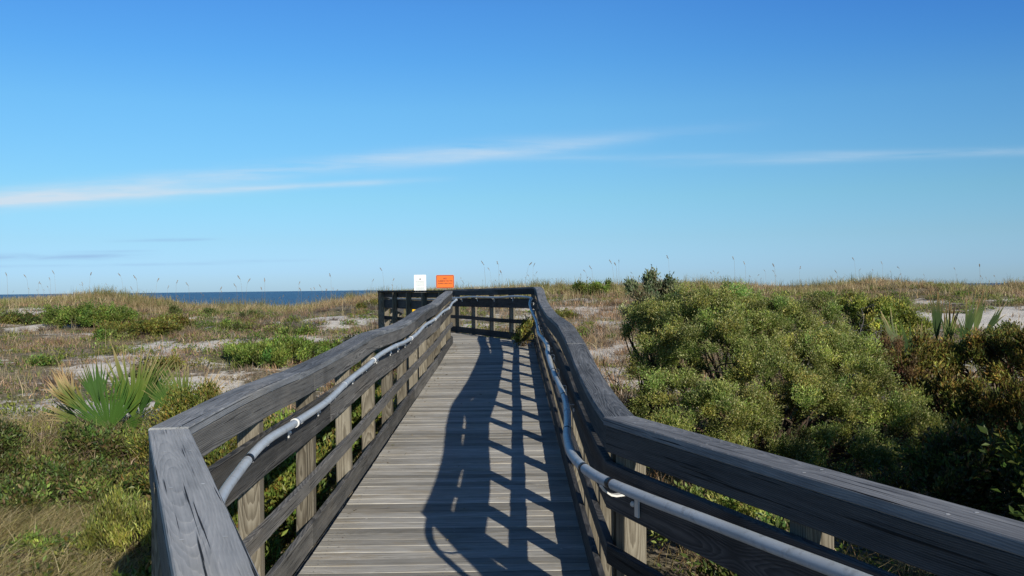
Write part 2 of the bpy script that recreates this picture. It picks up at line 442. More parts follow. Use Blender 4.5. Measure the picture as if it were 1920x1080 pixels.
def catr(z):
    return z
def sweep(name, path, wd, ht, mat, parent=BW, lat0=None, lat1=None, tone=None, cham=.004, label=None):
    """rectangular timber whose centre line follows path (K,3)"""
    path = np.asarray(path, float); K = len(path)
    t = np.gradient(path, axis=0); t[:, 2] = 0; t = nrm(t)
    lat = np.stack([t[:, 1], -t[:, 0], np.zeros(K)], 1)              # to the right of travel
    if lat0 is not None: lat[0] = [*lat0, 0]
    if lat1 is not None: lat[-1] = [*lat1, 0]
    a, h, c = wd / 2, ht / 2, min(cham, wd * .2, ht * .2)
    sec = np.array([(-a + c, -h), (a - c, -h), (a, -h + c), (a, h - c), (a - c, h), (-a + c, h), (-a, h - c), (-a, -h + c)])
    s = np.r_[0, np.cumsum(np.linalg.norm(np.diff(path, axis=0), axis=1))]
    off = np.array([rng.random() * 200, rng.uniform(-.05, .05), rng.uniform(0, .05)])
    V = path[:, None, :] + lat[:, None, :] * sec[None, :, :1] + np.array([0, 0, 1.])[None, None, :] * sec[None, :, 1:]
    G = np.zeros((K, 8, 3)); G[:, :, 0] = s[:, None] + off[0]; G[:, :, 1] = sec[None, :, 0] + off[1]; G[:, :, 2] = sec[None, :, 1] + off[2]
    ii = np.arange(K * 8).reshape(K, 8)
    A = ii[:-1]; B = ii[1:]
    quads = np.stack([A, np.roll(A, -1, 1), np.roll(B, -1, 1), B], -1).reshape(-1, 4)
    ends = np.array([ii[0][::-1], ii[-1]])
    tn = np.full(K * 8, rng.random() if tone is None else tone)
    me = make_mesh(name, V.reshape(-1, 3), [quads, ends], {'grain': ('FLOAT_VECTOR', G.reshape(-1, 3)), 'tone': ('FLOAT', tn)})
    o = link(name, me, mat, parent)
    if label: o['label'] = label
    return o

def box_post(x, y, z0, z1, wx, wy, ang, name='post', mat=None, parent=BW):
    c, s = math.cos(ang), math.sin(ang)
    a, b = wx / 2, wy / 2; ch = .004
    sec = [(-a + ch, -b), (a - ch, -b), (a, -b + ch), (a, b - ch), (a - ch, b), (-a + ch, b), (-a, b - ch), (-a, -b + ch)]
    off = np.array([rng.random() * 200, rng.uniform(-.04, .04), rng.uniform(0, .05)])
    V, G = [], []
    tilt = rng.normal(0, .006, 2)
    zs = np.linspace(z0, z1, 6)
    for z in zs:
        for (p, q_) in sec:
            V.append((x + p * c - q_ * s + tilt[0] * (z - z1), y + p * s + q_ * c + tilt[1] * (z - z1), z))
            G.append((z + off[0], p + off[1], q_ + off[2]))
    ii = np.arange(len(V)).reshape(-1, 8); A = ii[:-1]; B = ii[1:]
    quads = np.stack([A, np.roll(A, -1, 1), np.roll(B, -1, 1), B], -1).reshape(-1, 4)
    me = make_mesh(name, V, [quads, np.array([ii[0][::-1], ii[-1]])], {'grain': ('FLOAT_VECTOR', G), 'tone': ('FLOAT', np.full(len(V), rng.random()))})
    return link(name, me, mat or M['post'], parent)

def pieces(total, first, lens):
    out, a, i = [], 0.0, 0
    L = first
    while a < total - .01:
        b = min(total, a + L)
        if total - b < .7: b = total
        out.append((a, b)); a = b; L = lens[i % len(lens)]; i += 1
    return out

def rail_run(p0, p1, capz, side, dkz, first, lens, posts, out0=None, out1=None, mit0=None, mit1=None, wob=.012, kick=True, bm='board', cm='cap_mid'):
    """a straight railing from p0 to p1 (inner face line, xy). side=+1: the walkway lies to the right of travel."""
    p0 = np.array(p0, float); p1 = np.array(p1, float)
    Ltot = np.linalg.norm(p1 - p0); d = (p1 - p0) / Ltot
    right = np.array([d[1], -d[0]]); outw = -right * side
    seed = rng.integers(1000)
    def line(a, b, inset, zf, wb=1.0):
        t = np.linspace(a, b, max(3, int((b - a) / .12) + 1))
        xy = p0 + d * t[:, None] + outw * inset
        wv = (vnoise(t, t * 0 + seed, 5, .55) - .5) * 2 * wob * wb
        xy = xy + outw * wv[:, None]
        return np.c_[xy, zf(xy, t)]
    zc = lambda xy, t: capz(xy, t)
    zd = lambda xy, t: dkz(xy, t)
    zm = lambda xy, t: .7 * (zc(xy, t)) + .3 * (zd(xy, t) + 1.11)
    g = .003
    for (a, b) in pieces(Ltot, first, lens):
        l0 = mit0 if a == 0 else None; l1 = mit1 if b == Ltot else None
        jog = rng.normal(0, .002)
        cb = sweep('cap_board', line(a + g, b - g, .075, lambda xy, t: zc(xy, t) - .02 + jog), .15, .04, M[cm], lat0=l0, lat1=l1)
        if p0[1] < 12:
            nt_ = np.r_[a + .04, np.arange(a + .3, b - .1, .61), b - .05]; nt_ = np.r_[nt_, nt_]
            of_ = np.r_[np.full(len(nt_) // 2, .035), np.full(len(nt_) // 2, .115)] + rng.normal(0, .006, len(nt_))
            ts_ = nt_ + rng.normal(0, .012, len(nt_))
            wv = (vnoise(ts_, ts_ * 0 + seed, 5, .55) - .5) * 2 * wob
            xy_ = p0 + d * ts_[:, None] + outw * (of_ + wv)[:, None]
            pc_ = np.c_[xy_, zc(xy_, ts_) + jog + .0012]
            th_ = np.arange(6) * PI / 3
            nv_ = (pc_[:, None, :] + np.stack([.0065 * np.cos(th_), .0065 * np.sin(th_), 0 * th_], 1)[None]).reshape(-1, 3)
            tag(link('nail_heads', make_mesh('nail_heads', nv_, [np.arange(len(nv_)).reshape(-1, 6)]), M['nail'], cb), kind='stuff')
    for (a, b) in pieces(Ltot, lens[0] * .55 + .4, lens[::-1]):
        sweep('fascia_board', line(a + g, b - g, .025, lambda xy, t: zc(xy, t) - .041 - .062), .038, .122, M[bm])
    for (a, b) in pieces(Ltot, lens[0] * .8, lens):
        sweep('rail_board', line(a + g, b - g, .021, lambda xy, t: zm(xy, t) - .335), .038, .215, M[bm])
    for (a, b) in pieces(Ltot, lens[0] * .35 + .9, lens):
        sweep('lower_rail_board', line(a + g, b - g, .021, lambda xy, t: zd(xy, t) + .41, .6), .038, .088, M[bm])
    if kick:
        for (a, b) in pieces(Ltot, lens[0] * .62, lens):
            sweep('kick_board', line(a + g, b - g, .021, lambda xy, t: zd(xy, t) + .083, .4), .038, .15, M[bm])
    for (a, b) in pieces(Ltot, lens[0] * .62, lens):
        sweep('stringer', line(a + g, b - g, .022, lambda xy, t: zd(xy, t) - .16, .2), .04, .225, M[bm])
    for t in posts:
        xy = p0 + d * t + outw * (.042 + .058)
        zt = float(zc(xy[None], np.array([t]))[0]) - .043
        gz = float(ground_z(xy[0], xy[1])) - .3
        ang = math.atan2(outw[1], outw[0])
        box_post(xy[0], xy[1], gz, zt, .115, .09, ang)

def dz(xy, t): return deck_z(xy[:, 1])
def mitre(da, db, side):
    """lateral vector at a corner so that two caps meet along one line"""
    ra = np.array([da[1], -da[0]]); rb = np.array([db[1], -db[0]])
    m_ = ra + rb; m_ = m_ / np.linalg.norm(m_); return m_ / max(.5, m_ @ ra)

UPY = np.array([0., 1.])
mNL = mitre(-DN_L, UPY, 1); mNR = mitre(-DN_R, UPY, 1); mFL = mitre(UPY, D2, 1); mFR = mitre(UPY, D2, 1)
# the straight climb
postsL = [1.2 + 1.31 * k for k in range(12)]
postsR = [.12, .85] + [1.95 + 1.25 * k for k in range(11)]
rail_run(CL, FL, lambda xy, t: capL_z(xy[:, 1]), 1, dz, 1.95, [3.6, 2.45, 3.66], [.06] + postsL + [15.8], mit0=mNL, mit1=mFL)
rail_run(CR, FR, lambda xy, t: capR_z(xy[:, 1]), -1, dz, 3.1, [3.66, 2.6, 3.6], postsR + [15.2], mit0=mNR, mit1=mFR, bm='board_shade')
# the near turn (back past the viewpoint)
NL0 = CL + DN_L * 6.2; NR0 = CR + DN_R * 7.0
rail_run(NL0, CL, lambda xy, t: -.5365 + 0 * t, 1, dz, 2.3, [3.9], [.5, 1.7, 2.9, 4.1, 5.3], mit1=mNL, wob=.004, cm='cap')
rail_run(NR0, CR, lambda xy, t: -.61 - .01 * (7 - t) * 0, -1, dz, 2.2, [4.8], [.6, 1.9, 3.2, 4.45, 5.6, 6.93], mit1=mNR, wob=.004, bm='board_shade', cm='cap_dark')
for (a, b) in ((NL0, CL),):                                             # outer board under the near cap
    d = (b - a) / np.linalg.norm(b - a); o_ = np.array([-d[1], d[0]])
    t = np.linspace(0, np.linalg.norm(b - a) - .02, 30)
    sweep('fascia_board', np.c_[a + d * t[:, None] + o_ * .134, 0 * t - .545 - .115], .034, .145, M['board'])
# the far turn and the ramp down to the beach
ff = lambda xy, t: .02 + 0 * t
LFL = np.linalg.norm(GL - FL); LFR = np.linalg.norm(GR - FR)
mG = mitre(D2, UPY, 1)
rail_run(FL, GL, lambda xy, t: -.02 + .0 * t, 1, dz, 2.8, [3.0], [.45 + 1.22 * k for k in range(5)], mit0=mFL, mit1=mG, bm='board_shade', cm='board_shade')
rail_run(FR, GR, lambda xy, t: .035 - .008 * t, -1, dz, 3.6, [3.0], [.18, 1.42, 2.64, 3.86, 5.08], mit0=mFR, mit1=mG, bm='board_shade', cm='cap_dark')
rail_run(GL, EL, lambda xy, t: deck_z(xy[:, 1]) + 1.115, 1, dz, 2.5, [2.2], [.15, 1.4, 2.6, 3.8, 4.5], mit0=mG)
rail_run(GR, ER, lambda xy, t: deck_z(xy[:, 1]) + 1.14, -1, dz, 2.5, [2.2], [.15, 1.4, 2.6, 3.8, 4.3], mit0=mG)
# corner fillers: splintered diagonal brace at the far corner post
# deck planks
def xl_at(y):
    if y < CL[1]: return CL[0] + (y - CL[1]) * DN_L[0] / DN_L[1]
    if y < FL[1]: return XL - .0
    if y < GL[1]: return FL[0] + (y - FL[1]) * D2[0] / D2[1]
    return GL[0]
def xr_at(y):
    if y < CR[1]: return CR[0] + (y - CR[1]) * DN_R[0] / DN_R[1]
    if y < FR[1]: return XR + .01
    if y < GR[1]: return FR[0] + (y - FR[1]) * D2[0] / D2[1]
    return GR[0]
V, F, G, T = [], [], [], []
y = -2.2; pw = .132
while y < 29.0:
    wdt = pw + rng.normal(0, .002); y2 = y + wdt
    gap = rng.choice([.0015, .002, .003, .004, .006]) + abs(rng.normal(0, .0012))
    off = np.array([rng.random() * 300, rng.uniform(-.05, .05), rng.uniform(.02, .07)]); tn = rng.random(); dzp = rng.normal(0, .0012); tlt = rng.normal(0, .0012)
    a0, a1, b0, b1 = xl_at(y), xl_at(y2), xr_at(y), xr_at(y2)
    nseg = 14; ch = .0025
    z0, z1 = float(deck_z(y)), float(deck_z(y2))
    cup = rng.normal(0, .0003)
    prof = [(0, -.036), (1, -.036), (1, -ch), (1 - ch / wdt, 0), (.5, cup), (ch / wdt, 0), (0, -ch)]
    base = len(V)
    for k in range(nseg + 1):
        s_ = k / nseg
        warp = (vnoise(s_ * 3, y * 3, 2) - .5) * .005
        for (p, zz) in prof:
            yy_ = y + (wdt - gap) * p + (vnoise(s_ * 4, y * 7, 9) - .5) * .004
            xl = a0 + (a1 - a0) * p; xr = b0 + (b1 - b0) * p
            V.append((xl + (xr - xl) * s_, yy_, z0 + (z1 - z0) * p + zz + dzp + tlt * (s_ - .5) + warp))
            G.append((s_ * (xr - xl) + off[0], p * wdt + off[1], zz + off[2])); T.append(tn)
    P = len(prof)
    for k in range(nseg):
        for j in range(P):
            F.append((base + k * P + j, base + k * P + (j + 1) % P, base + (k + 1) * P + (j + 1) % P, base + (k + 1) * P + j))
    y = y2
NV, NF = [], []
deck_nails = []
y = -2.2
for k in range(len(T) // (15 * 7)):
    blk = np.array(V[k * 105:(k + 1) * 105]).reshape(15, 7, 3)
    for fx in (.045, .5, .955):
        for p_ in (.28, .72):
            i_ = min(13, int(fx * 14)); fr = fx * 14 - i_
            a_ = blk[i_, 3 if p_ < .5 else 5] * (1 - fr) + blk[i_ + 1, 3 if p_ < .5 else 5] * fr; b_ = blk[i_, 4] * (1 - fr) + blk[i_ + 1, 4] * fr
            deck_nails.append(a_ * .55 + b_ * .45 + np.array([rng.normal(0, .006), 0, .0016]))
NV = np.concatenate([c_ + np.c_[.0052 * np.cos(np.arange(6) * PI / 3), .0052 * np.sin(np.arange(6) * PI / 3), np.zeros(6)] for c_ in deck_nails])
NF = np.arange(len(NV)).reshape(-1, 6)
deck = link('deck', make_mesh('deck', V, [np.array(F)], {'grain': ('FLOAT_VECTOR', G), 'tone': ('FLOAT', T)}), M['deck'], BW)
tag(link('nail_heads', make_mesh('nail_heads', NV, [NF]), M['metal'], deck), kind='stuff')
# joists under the deck
for y in np.arange(-1, 29, 1.25):
    a, b = xl_at(y), xr_at(y)
    x = np.linspace(a + .02, b - .02, 3)
    if y < 22: sweep('joist', np.c_[x, 0 * x + y, 0 * x + float(deck_z(y)) - .13], .04, .18, M['board'])

# tube along a path
def tube_data(path, r, sides=12, caps=True):
    path = np.asarray(path, float); K = len(path)
    t = nrm(np.gradient(path, axis=0))
    up = np.tile([0, 0, 1.], (K, 1)); up[np.abs(t[:, 2]) > .95] = [1, 0, 0]
    a = nrm(np.cross(t, up)); b = np.cross(a, t)
    r = np.broadcast_to(np.asarray(r, float), (K,))
    th = np.arange(sides) * 2 * PI / sides
    V = path[:, None] + (a[:, None] * np.cos(th)[None, :, None] + b[:, None] * np.sin(th)[None, :, None]) * r[:, None, None]
    ii = np.arange(K * sides).reshape(K, sides); A = ii[:-1]; B = ii[1:]
    q = np.stack([A, B, np.roll(B, -1, 1), np.roll(A, -1, 1)], -1).reshape(-1, 4)
    return V.reshape(-1, 3), q, np.array([ii[0], ii[-1][::-1]])
def tube(name, path, r, mat, parent, sides=12):
    V, q, e = tube_data(path, r, sides)
    me = make_mesh(name, V, [q, e]); me.polygons.foreach_set('use_smooth', np.r_[np.ones(len(q), bool), np.zeros(2, bool)])
    return link(name, me, mat, parent)

def offp(c, d, t, off, z, side):
    r = np.array([d[1], -d[0]]) * side
    p = np.array(c) + d * t + r * off
    return (p[0], p[1], z)
# handrail pipes
LPTS = [offp(CL, DN_L, 3.4, -.042, -.80, 1), offp(CL, DN_L, 1.6, -.042, -.80, 1), offp(CL, DN_L, .8, -.05, -.79, 1), (-1.105, 3.5, -.785), (-1.165, 3.95, -.762), (-1.19, 4.4, -.725), (-1.19, 5.08, -.718), (-1.185, 5.9, -.705), (-1.195, 6.8, -.655),
        (-1.19, 7.67, -.617), (-1.2, 8.4, -.585), (-1.175, 9.2, -.562), (-1.18, 10.3, -.572), (-1.19, 11.5, -.555), (-1.2, 12.8, -.49), (-1.18, 14.2, -.455), (-1.19, 15.95, -.387), (-1.175, 17.4, -.345), (-1.19, 18.6, -.27), (-1.175, 19.3, -.235), (-1.19, 19.75, -.225), (-1.40, 20.25, -.225)]
LPTS += [offp(FL, D2, t, .07, -.225, 1) for t in (1.2, 2.4, 3.8, 5.2)]
RPTS = [offp(CR, DN_R, 6.4, .085, -.83, 1), offp(CR, DN_R, 4, .085, -.83, 1), (.951, 2.669, -.83), (.821, 2.967, -.83), (.672, 3.315, -.83), (.505, 3.70, -.83), (.352, 4.14, -.83), (.296, 4.53, -.83), (.293, 5.09, -.83), (.335, 5.8, -.828), (.368, 6.5, -.808),
        (.372, 7.3, -.78), (.358, 8.3, -.735), (.35, 9.3, -.655), (.385, 10.3, -.64), (.372, 11.4, -.62), (.355, 12.6, -.615), (.375, 13.8, -.585), (.385, 15.0, -.53), (.365, 16.3, -.45), (.33, 17.3, -.33), (.36, 18.3, -.23), (.40, 18.9, -.205), (.33, 19.6, -.185)]
RPTS += [offp(FR, D2, t, -.075, -.175 - .008 * t + .012 * math.sin(t * 2.3), 1) for t in (.9, 1.8, 2.7, 3.6, 4.6, 5.7)]
pipeL = tube('handrail_pipe', spline3(LPTS, .06), .0212, M['pipe'], BW, 14)
pipeR = tube('handrail_pipe', spline3(RPTS, .06), .0232, M['pipe'], BW, 14)
def along(pts, ys=None):
    return spline3(pts, .02)
LP = along(LPTS); RP = along(RPTS)
def near_y(P, y, yseg=None):
    i = int(np.argmin(np.abs(P[:, 1] - y))); return i
def ring(P, i, r, half, name, mat, parent):
    j0, j1 = max(0, i - half), min(len(P) - 1, i + half)
    seg = P[j0:j1 + 1]
    return tube(name, seg, r, mat, parent, 14)
selL = np.where(LP[:, 1] > 3.6)[0]
def idx_at_y(P, y, lo=0):
    k = np.arange(lo, len(P)); return int(k[np.argmin(np.abs(P[lo:, 1] - y))])
lo = int(np.argmin(np.abs(LP[:, 1] - 3.7) + (np.arange(len(LP)) < 60)))
for yv in (5.08, 8.0, 10.9, 14.2, 17.3, 19.7):
    ring(LP, idx_at_y(LP[:], yv, 150), .0255, 1, 'coupling', M['white_plastic'], pipeL)
for yv in (4.15, 6.6, 9.4, 12.5, 15.4):
    i = idx_at_y(LP, yv, 150); ring(LP, i, .0222, 1, 'seam_strap', M['black'] if yv < 4.5 else M['pipe'], pipeL)
for yv in (5.45, 6.9, 8.3, 9.9, 11.6, 13.0, 14.6, 16.2): ring(RP, idx_at_y(RP, yv, 120), .024, 1, 'seam_strap', M['black'], pipeR)
ring(RP, idx_at_y(RP, 6.15, 120), .0255, 2, 'coupling', M['pipe'], pipeR)
for yv in (4.3, 3.95): ring(RP, int(np.argmin(np.abs(RP[:, 1] - yv))), .024, 1, 'seam_strap', M['black'], pipeR)

def bracket(P, i, inward, big, parent, dep=.075):
    """white hook bracket: plate on the board, curved arm to the underside of the pipe, bolt head"""
    p = P[i]; t = nrm(P[min(i + 2, len(P) - 1)] - P[max(0, i - 2)]); t[2] = 0; t = nrm(t)
    inw = np.array([inward[0], inward[1], 0.])
    hw = .018 if big else .011
    s2 = ([(-dep + .002, -.175), (-dep + .002, -.075), (-dep + .012, -.062), (-.055, -.066), (-.03, -.06), (-.004, -.042), (.012, -.02)] if big else
          [(-dep + .002, -.105), (-dep + .002, -.04), (-dep + .012, -.032), (-.03, -.034), (-.012, -.028), (.008, -.018), (.016, -.004)])
    th = .009 if big else .006; V = []; F = []
    for k, (a, b_) in enumerate(s2):
        for sd in (-hw, hw):
            q_ = p + inw * a + np.array([0, 0, b_])
            nn = inw * (th if k < 2 else 0) + np.array([0, 0, 0 if k < 2 else -th])
            V += [q_ + t * sd, q_ + nn + t * sd]
    K = len(s2)
    for k in range(K - 1):
        b0, b1 = 4 * k, 4 * k + 4
        F += [(b0, b0 + 2, b1 + 2, b1), (b0 + 1, b1 + 1, b1 + 3, b0 + 3), (b0, b1, b1 + 1, b0 + 1), (b0 + 2, b0 + 3, b1 + 3, b1 + 2)]
    F += [(0, 1, 3, 2), (4 * K - 4, 4 * K - 2, 4 * K - 1, 4 * K - 3)]
    # bolt
    c = p + inw * (-dep + .008) + np.array([0, 0, -.125 if big else -.075]) + t * (.035 if big else 0)
    path = np.array([c, c + inw * .006, c + inw * .012]); v2, q2, e2 = tube_data(path, [.013, .013, .008], 10)
    nb = len(V); V = np.array(V)
    me = make_mesh('bracket', np.concatenate([V, v2]), [np.array(F), q2 + nb, e2 + nb])
    return link('bracket', me, M['white_plastic'], parent)
for yv in np.arange(4.55, 19.5, .70): bracket(LP, idx_at_y(LP, yv + rng.normal(0, .05), 150), (1, 0), False, pipeL)
for yv in np.arange(6.7, 19, .95): bracket(RP, idx_at_y(RP, yv, 120), (-1, 0), False, pipeR)
nR = np.array([DN_R[1], -DN_R[0]])
for yv in (4.02, 2.2, 1.0, -.4):
    i = int(np.argmin(np.abs(RP[:, 1] - yv) + (np.arange(len(RP)) > 400) * 99))
    bracket(RP, i, nR, True, pipeR, dep=float(abs((RP[i, :2] - CR) @ nR)) - .002)
far = [i for i in range(len(RP)) if RP[i, 1] > 20.3]
n2 = np.array([-D2[1], D2[0]])
for k in range(25, len(far) - 10, 55): bracket(RP, far[k], n2, False, pipeR)

# bare bolt heads / nails stay in the wood material. ------------------------------------------------ signs
def rounded_panel(w_, h_, r, th):
    pts = []
    for cx_, cz_, a0 in ((w_ / 2 - r, h_ / 2 - r, 0), (-w_ / 2 + r, h_ / 2 - r, 90), (-w_ / 2 + r, -h_ / 2 + r, 180), (w_ / 2 - r, -h_ / 2 + r, 270)):
        for k in range(6):
            a = math.radians(a0 + 18 * k); pts.append((cx_ + r * math.cos(a), cz_ + r * math.sin(a)))
    K = len(pts)
    V = [(x, -th / 2, z) for x, z in pts] + [(x, th / 2, z) for x, z in pts]
    side = [(i, (i + 1) % K, K + (i + 1) % K, K + i) for i in range(K)]
    return V, side, [list(range(K - 1, -1, -1)), list(range(K, 2 * K))]
def panel(name, w_, h_, r, mat, parent, loc, th=.004):
    V, sd, nf = rounded_panel(w_, h_, r, th)
    me = make_mesh(name, V, [np.array(sd), np.array(nf)])
    o = link(name, me, mat, parent); o.location = loc
    return o
def frame_ring(name, w_, h_, r, t_, mat, parent, loc):
    V1, _, _ = rounded_panel(w_, h_, r, .002); V2, _, _ = rounded_panel(w_ - 2 * t_, h_ - 2 * t_, max(.005, r - t_), .002)
    K = len(V1) // 2
    V = V1[:K] + V2[:K]
    F = [(i, K + i, K + (i + 1) % K, (i + 1) % K) for i in range(K)]
    o = link(name, make_mesh(name, V, [np.array(F)]), mat, parent); o.location = loc; return o
def text(name, s_, size, mat, parent, loc):
    cu = bpy.data.curves.new(name, 'FONT'); cu.body = s_; cu.size = size; cu.align_x = 'CENTER'; cu.align_y = 'CENTER'; cu.offset = size * .03
    o = bpy.data.objects.new(name, cu); COL.objects.link(o); cu.materials.append(mat); o.parent = parent
    bpy.context.view_layer.update()
    me = bpy.data.meshes.new_from_object(o.evaluated_get(bpy.context.evaluated_depsgraph_get()))
    bpy.data.objects.remove(o); bpy.data.curves.remove(cu)
    o = bpy.data.objects.new(name, me); COL.objects.link(o); o.parent = parent
    if not me.materials: me.materials.append(mat)
    o.location = loc; o.rotation_euler = (PI / 2, 0, 0); return o
M['sign_orange'] = simple_mat('orange_sign_paint', (.82, .17, .025), .45, .3, .06, 4)
M['sign_white'] = simple_mat('white_sign_paint', (.82, .84, .84), .45, .3, .03, 4)
M['sign_yellow'] = simple_mat('yellow_sign_paint', (.85, .5, .01), .45, .3, .05, 4)
M['sign_ink'] = simple_mat('dark_sign_ink', (.16, .035, .02), .6)
M['grey_ink'] = simple_mat('grey_sign_ink', (.38, .44, .46), .6)
def sign_post(x, y, top, parent, w_=.09):
    gz = float(ground_z(x, y)); o = box_post(0, 0, gz - .4 - top, 0, w_, w_, 0, 'post', M['post'], parent); return o
sgx, sgy, sgz = -2.975, 30.3, .44
sw = empty('signpost', (sgx, sgy, sgz)); tag(sw, 'tall white notice above a yellow plate on one post where the boardwalk ends', 'sign')
sign_post(sgx, sgy, sgz, sw)
panel('notice_panel', .39, .68, .02, M['sign_white'], sw, (0, -.055, -.30))
for k, (zz, wd_) in enumerate([(-.10, .24), (-.18, .30), (-.22, .28), (-.26, .31), (-.30, .26), (-.36, .3), (-.40, .29), (-.44, .31), (-.48, .2)]):
    me = make_mesh('printed_line', [(-wd_ / 2, -.0605, zz - .008), (wd_ / 2, -.0605, zz - .008), (wd_ / 2, -.0605, zz + .008), (-wd_ / 2, -.0605, zz + .008)], [np.array([[0, 1, 2, 3]])])
    if k != 0: link('printed_line', me, M['grey_ink'], sw)
em = [(.026 * math.cos(a) * (1 if k % 2 else .75), -.0605, -.10 + .03 * math.sin(a) * (1 if k % 2 else .75)) for k, a in enumerate(np.arange(16) * PI / 8)]
link('emblem', make_mesh('emblem', em, [np.array([list(range(16))])]), M['black'], sw)
panel('caution_plate', .58, .36, .02, M['sign_yellow'], sw, (.03, -.055, -1.08))
ox, oy, oz = -1.93, 27.0, .385
sr = empty('signpost', (ox, oy, oz)); tag(sr, 'orange rectangular sign with dark border and lettering standing above the far railing corner', 'sign')
sign_post(ox, oy, oz, sr)
pn = panel('sign_panel', .52, .38, .035, M['sign_orange'], sr, (0, -.055, -.16))
frame_ring('border', .50, .36, .03, .014, M['sign_ink'], sr, (0, -.0585, -.16))
text('lettering', 'NO', .062, M['sign_ink'], sr, (0, -.0605, -.075))
text('lettering', 'CLIMBING ON THE', .050, M['sign_ink'], sr, (0, -.0605, -.145))
text('lettering', 'DUNES & SEA OATS', .047, M['sign_ink'], sr, (0, -.0605, -.215))

# ------------------------------------------------------------------ foliage builders
def leaf_quads(buf, c, d, nn, L, W, col):
    """diamond leaves: c base (N,3), d direction, nn normal, L length (N), W width (N)"""
    d = nrm(d); s = nrm(np.cross(d, nn)); up = np.cross(s, d)
    L = np.asarray(L)[:, None]; W = np.asarray(W)[:, None]
    mid = c + d * L * .45 + up * L * .06
    V = np.stack([c, mid - s * W * .5, c + d * L - up * L * .08, mid + s * W * .5], 1).reshape(-1, 3)
    k = np.arange(len(c))[:, None] * 4
    cc = np.repeat(np.asarray(col), 4, 0)
    buf.add(V, [k + np.arange(4)[None]], cc)

def blades(buf, base, head, H, lean, W, c0, c1, seg=3):
    """bent grass blades: base (N,3), head azimuth, H height, lean horizontal reach of the tip"""
    Nn = len(base)
    t = np.linspace(0, 1, seg + 1)
    hx = np.cos(head); hy = np.sin(head)
    P = np.zeros((Nn, seg + 1, 3))
    P[:, :, 0] = base[:, 0, None] + hx[:, None] * lean[:, None] * t[None] ** 2
    P[:, :, 1] = base[:, 1, None] + hy[:, None] * lean[:, None] * t[None] ** 2
    P[:, :, 2] = base[:, 2, None] + H[:, None] * (t[None] - .18 * t[None] ** 3 * np.minimum(lean / np.maximum(H, .01), 2)[:, None])
    fa = head + PI / 2 + rng.normal(0, .7, Nn)
    sx_ = np.cos(fa); sy_ = np.sin(fa)
    wd = W[:, None] * (1 - t[None] ** 1.5 * .92) * .5
    A = P.copy(); B = P.copy()
    A[:, :, 0] -= sx_[:, None] * wd; A[:, :, 1] -= sy_[:, None] * wd
    B[:, :, 0] += sx_[:, None] * wd; B[:, :, 1] += sy_[:, None] * wd
    V = np.stack([A, B], 2).reshape(-1, 3)
    K = 2 * (seg + 1)
    o = np.arange(Nn)[:, None, None] * K + np.arange(seg)[None, :, None] * 2 + np.array([0, 1, 3, 2])[None, None]
    cc = c0[:, None, None, :] * (1 - t[None, :, None, None]) + c1[:, None, None, :] * t[None, :, None, None]
    cc = np.broadcast_to(cc, (Nn, seg + 1, 2, 3)).reshape(-1, 3)
    buf.add(V, [o.reshape(-1, 4)], cc)

def pick(pal, N_, jit=.25):
    pal = np.asarray(pal, float)
    c = pal[rng.integers(0, len(pal), N_)]
    return np.clip(c * np.exp(rng.normal(0, jit, (N_, 1))) * np.exp(rng.normal(0, jit * .25, (N_, 3))), 0, 1)

def sphere_dirs(N_):
    return nrm(rng.normal(0, 1, (N_, 3)))

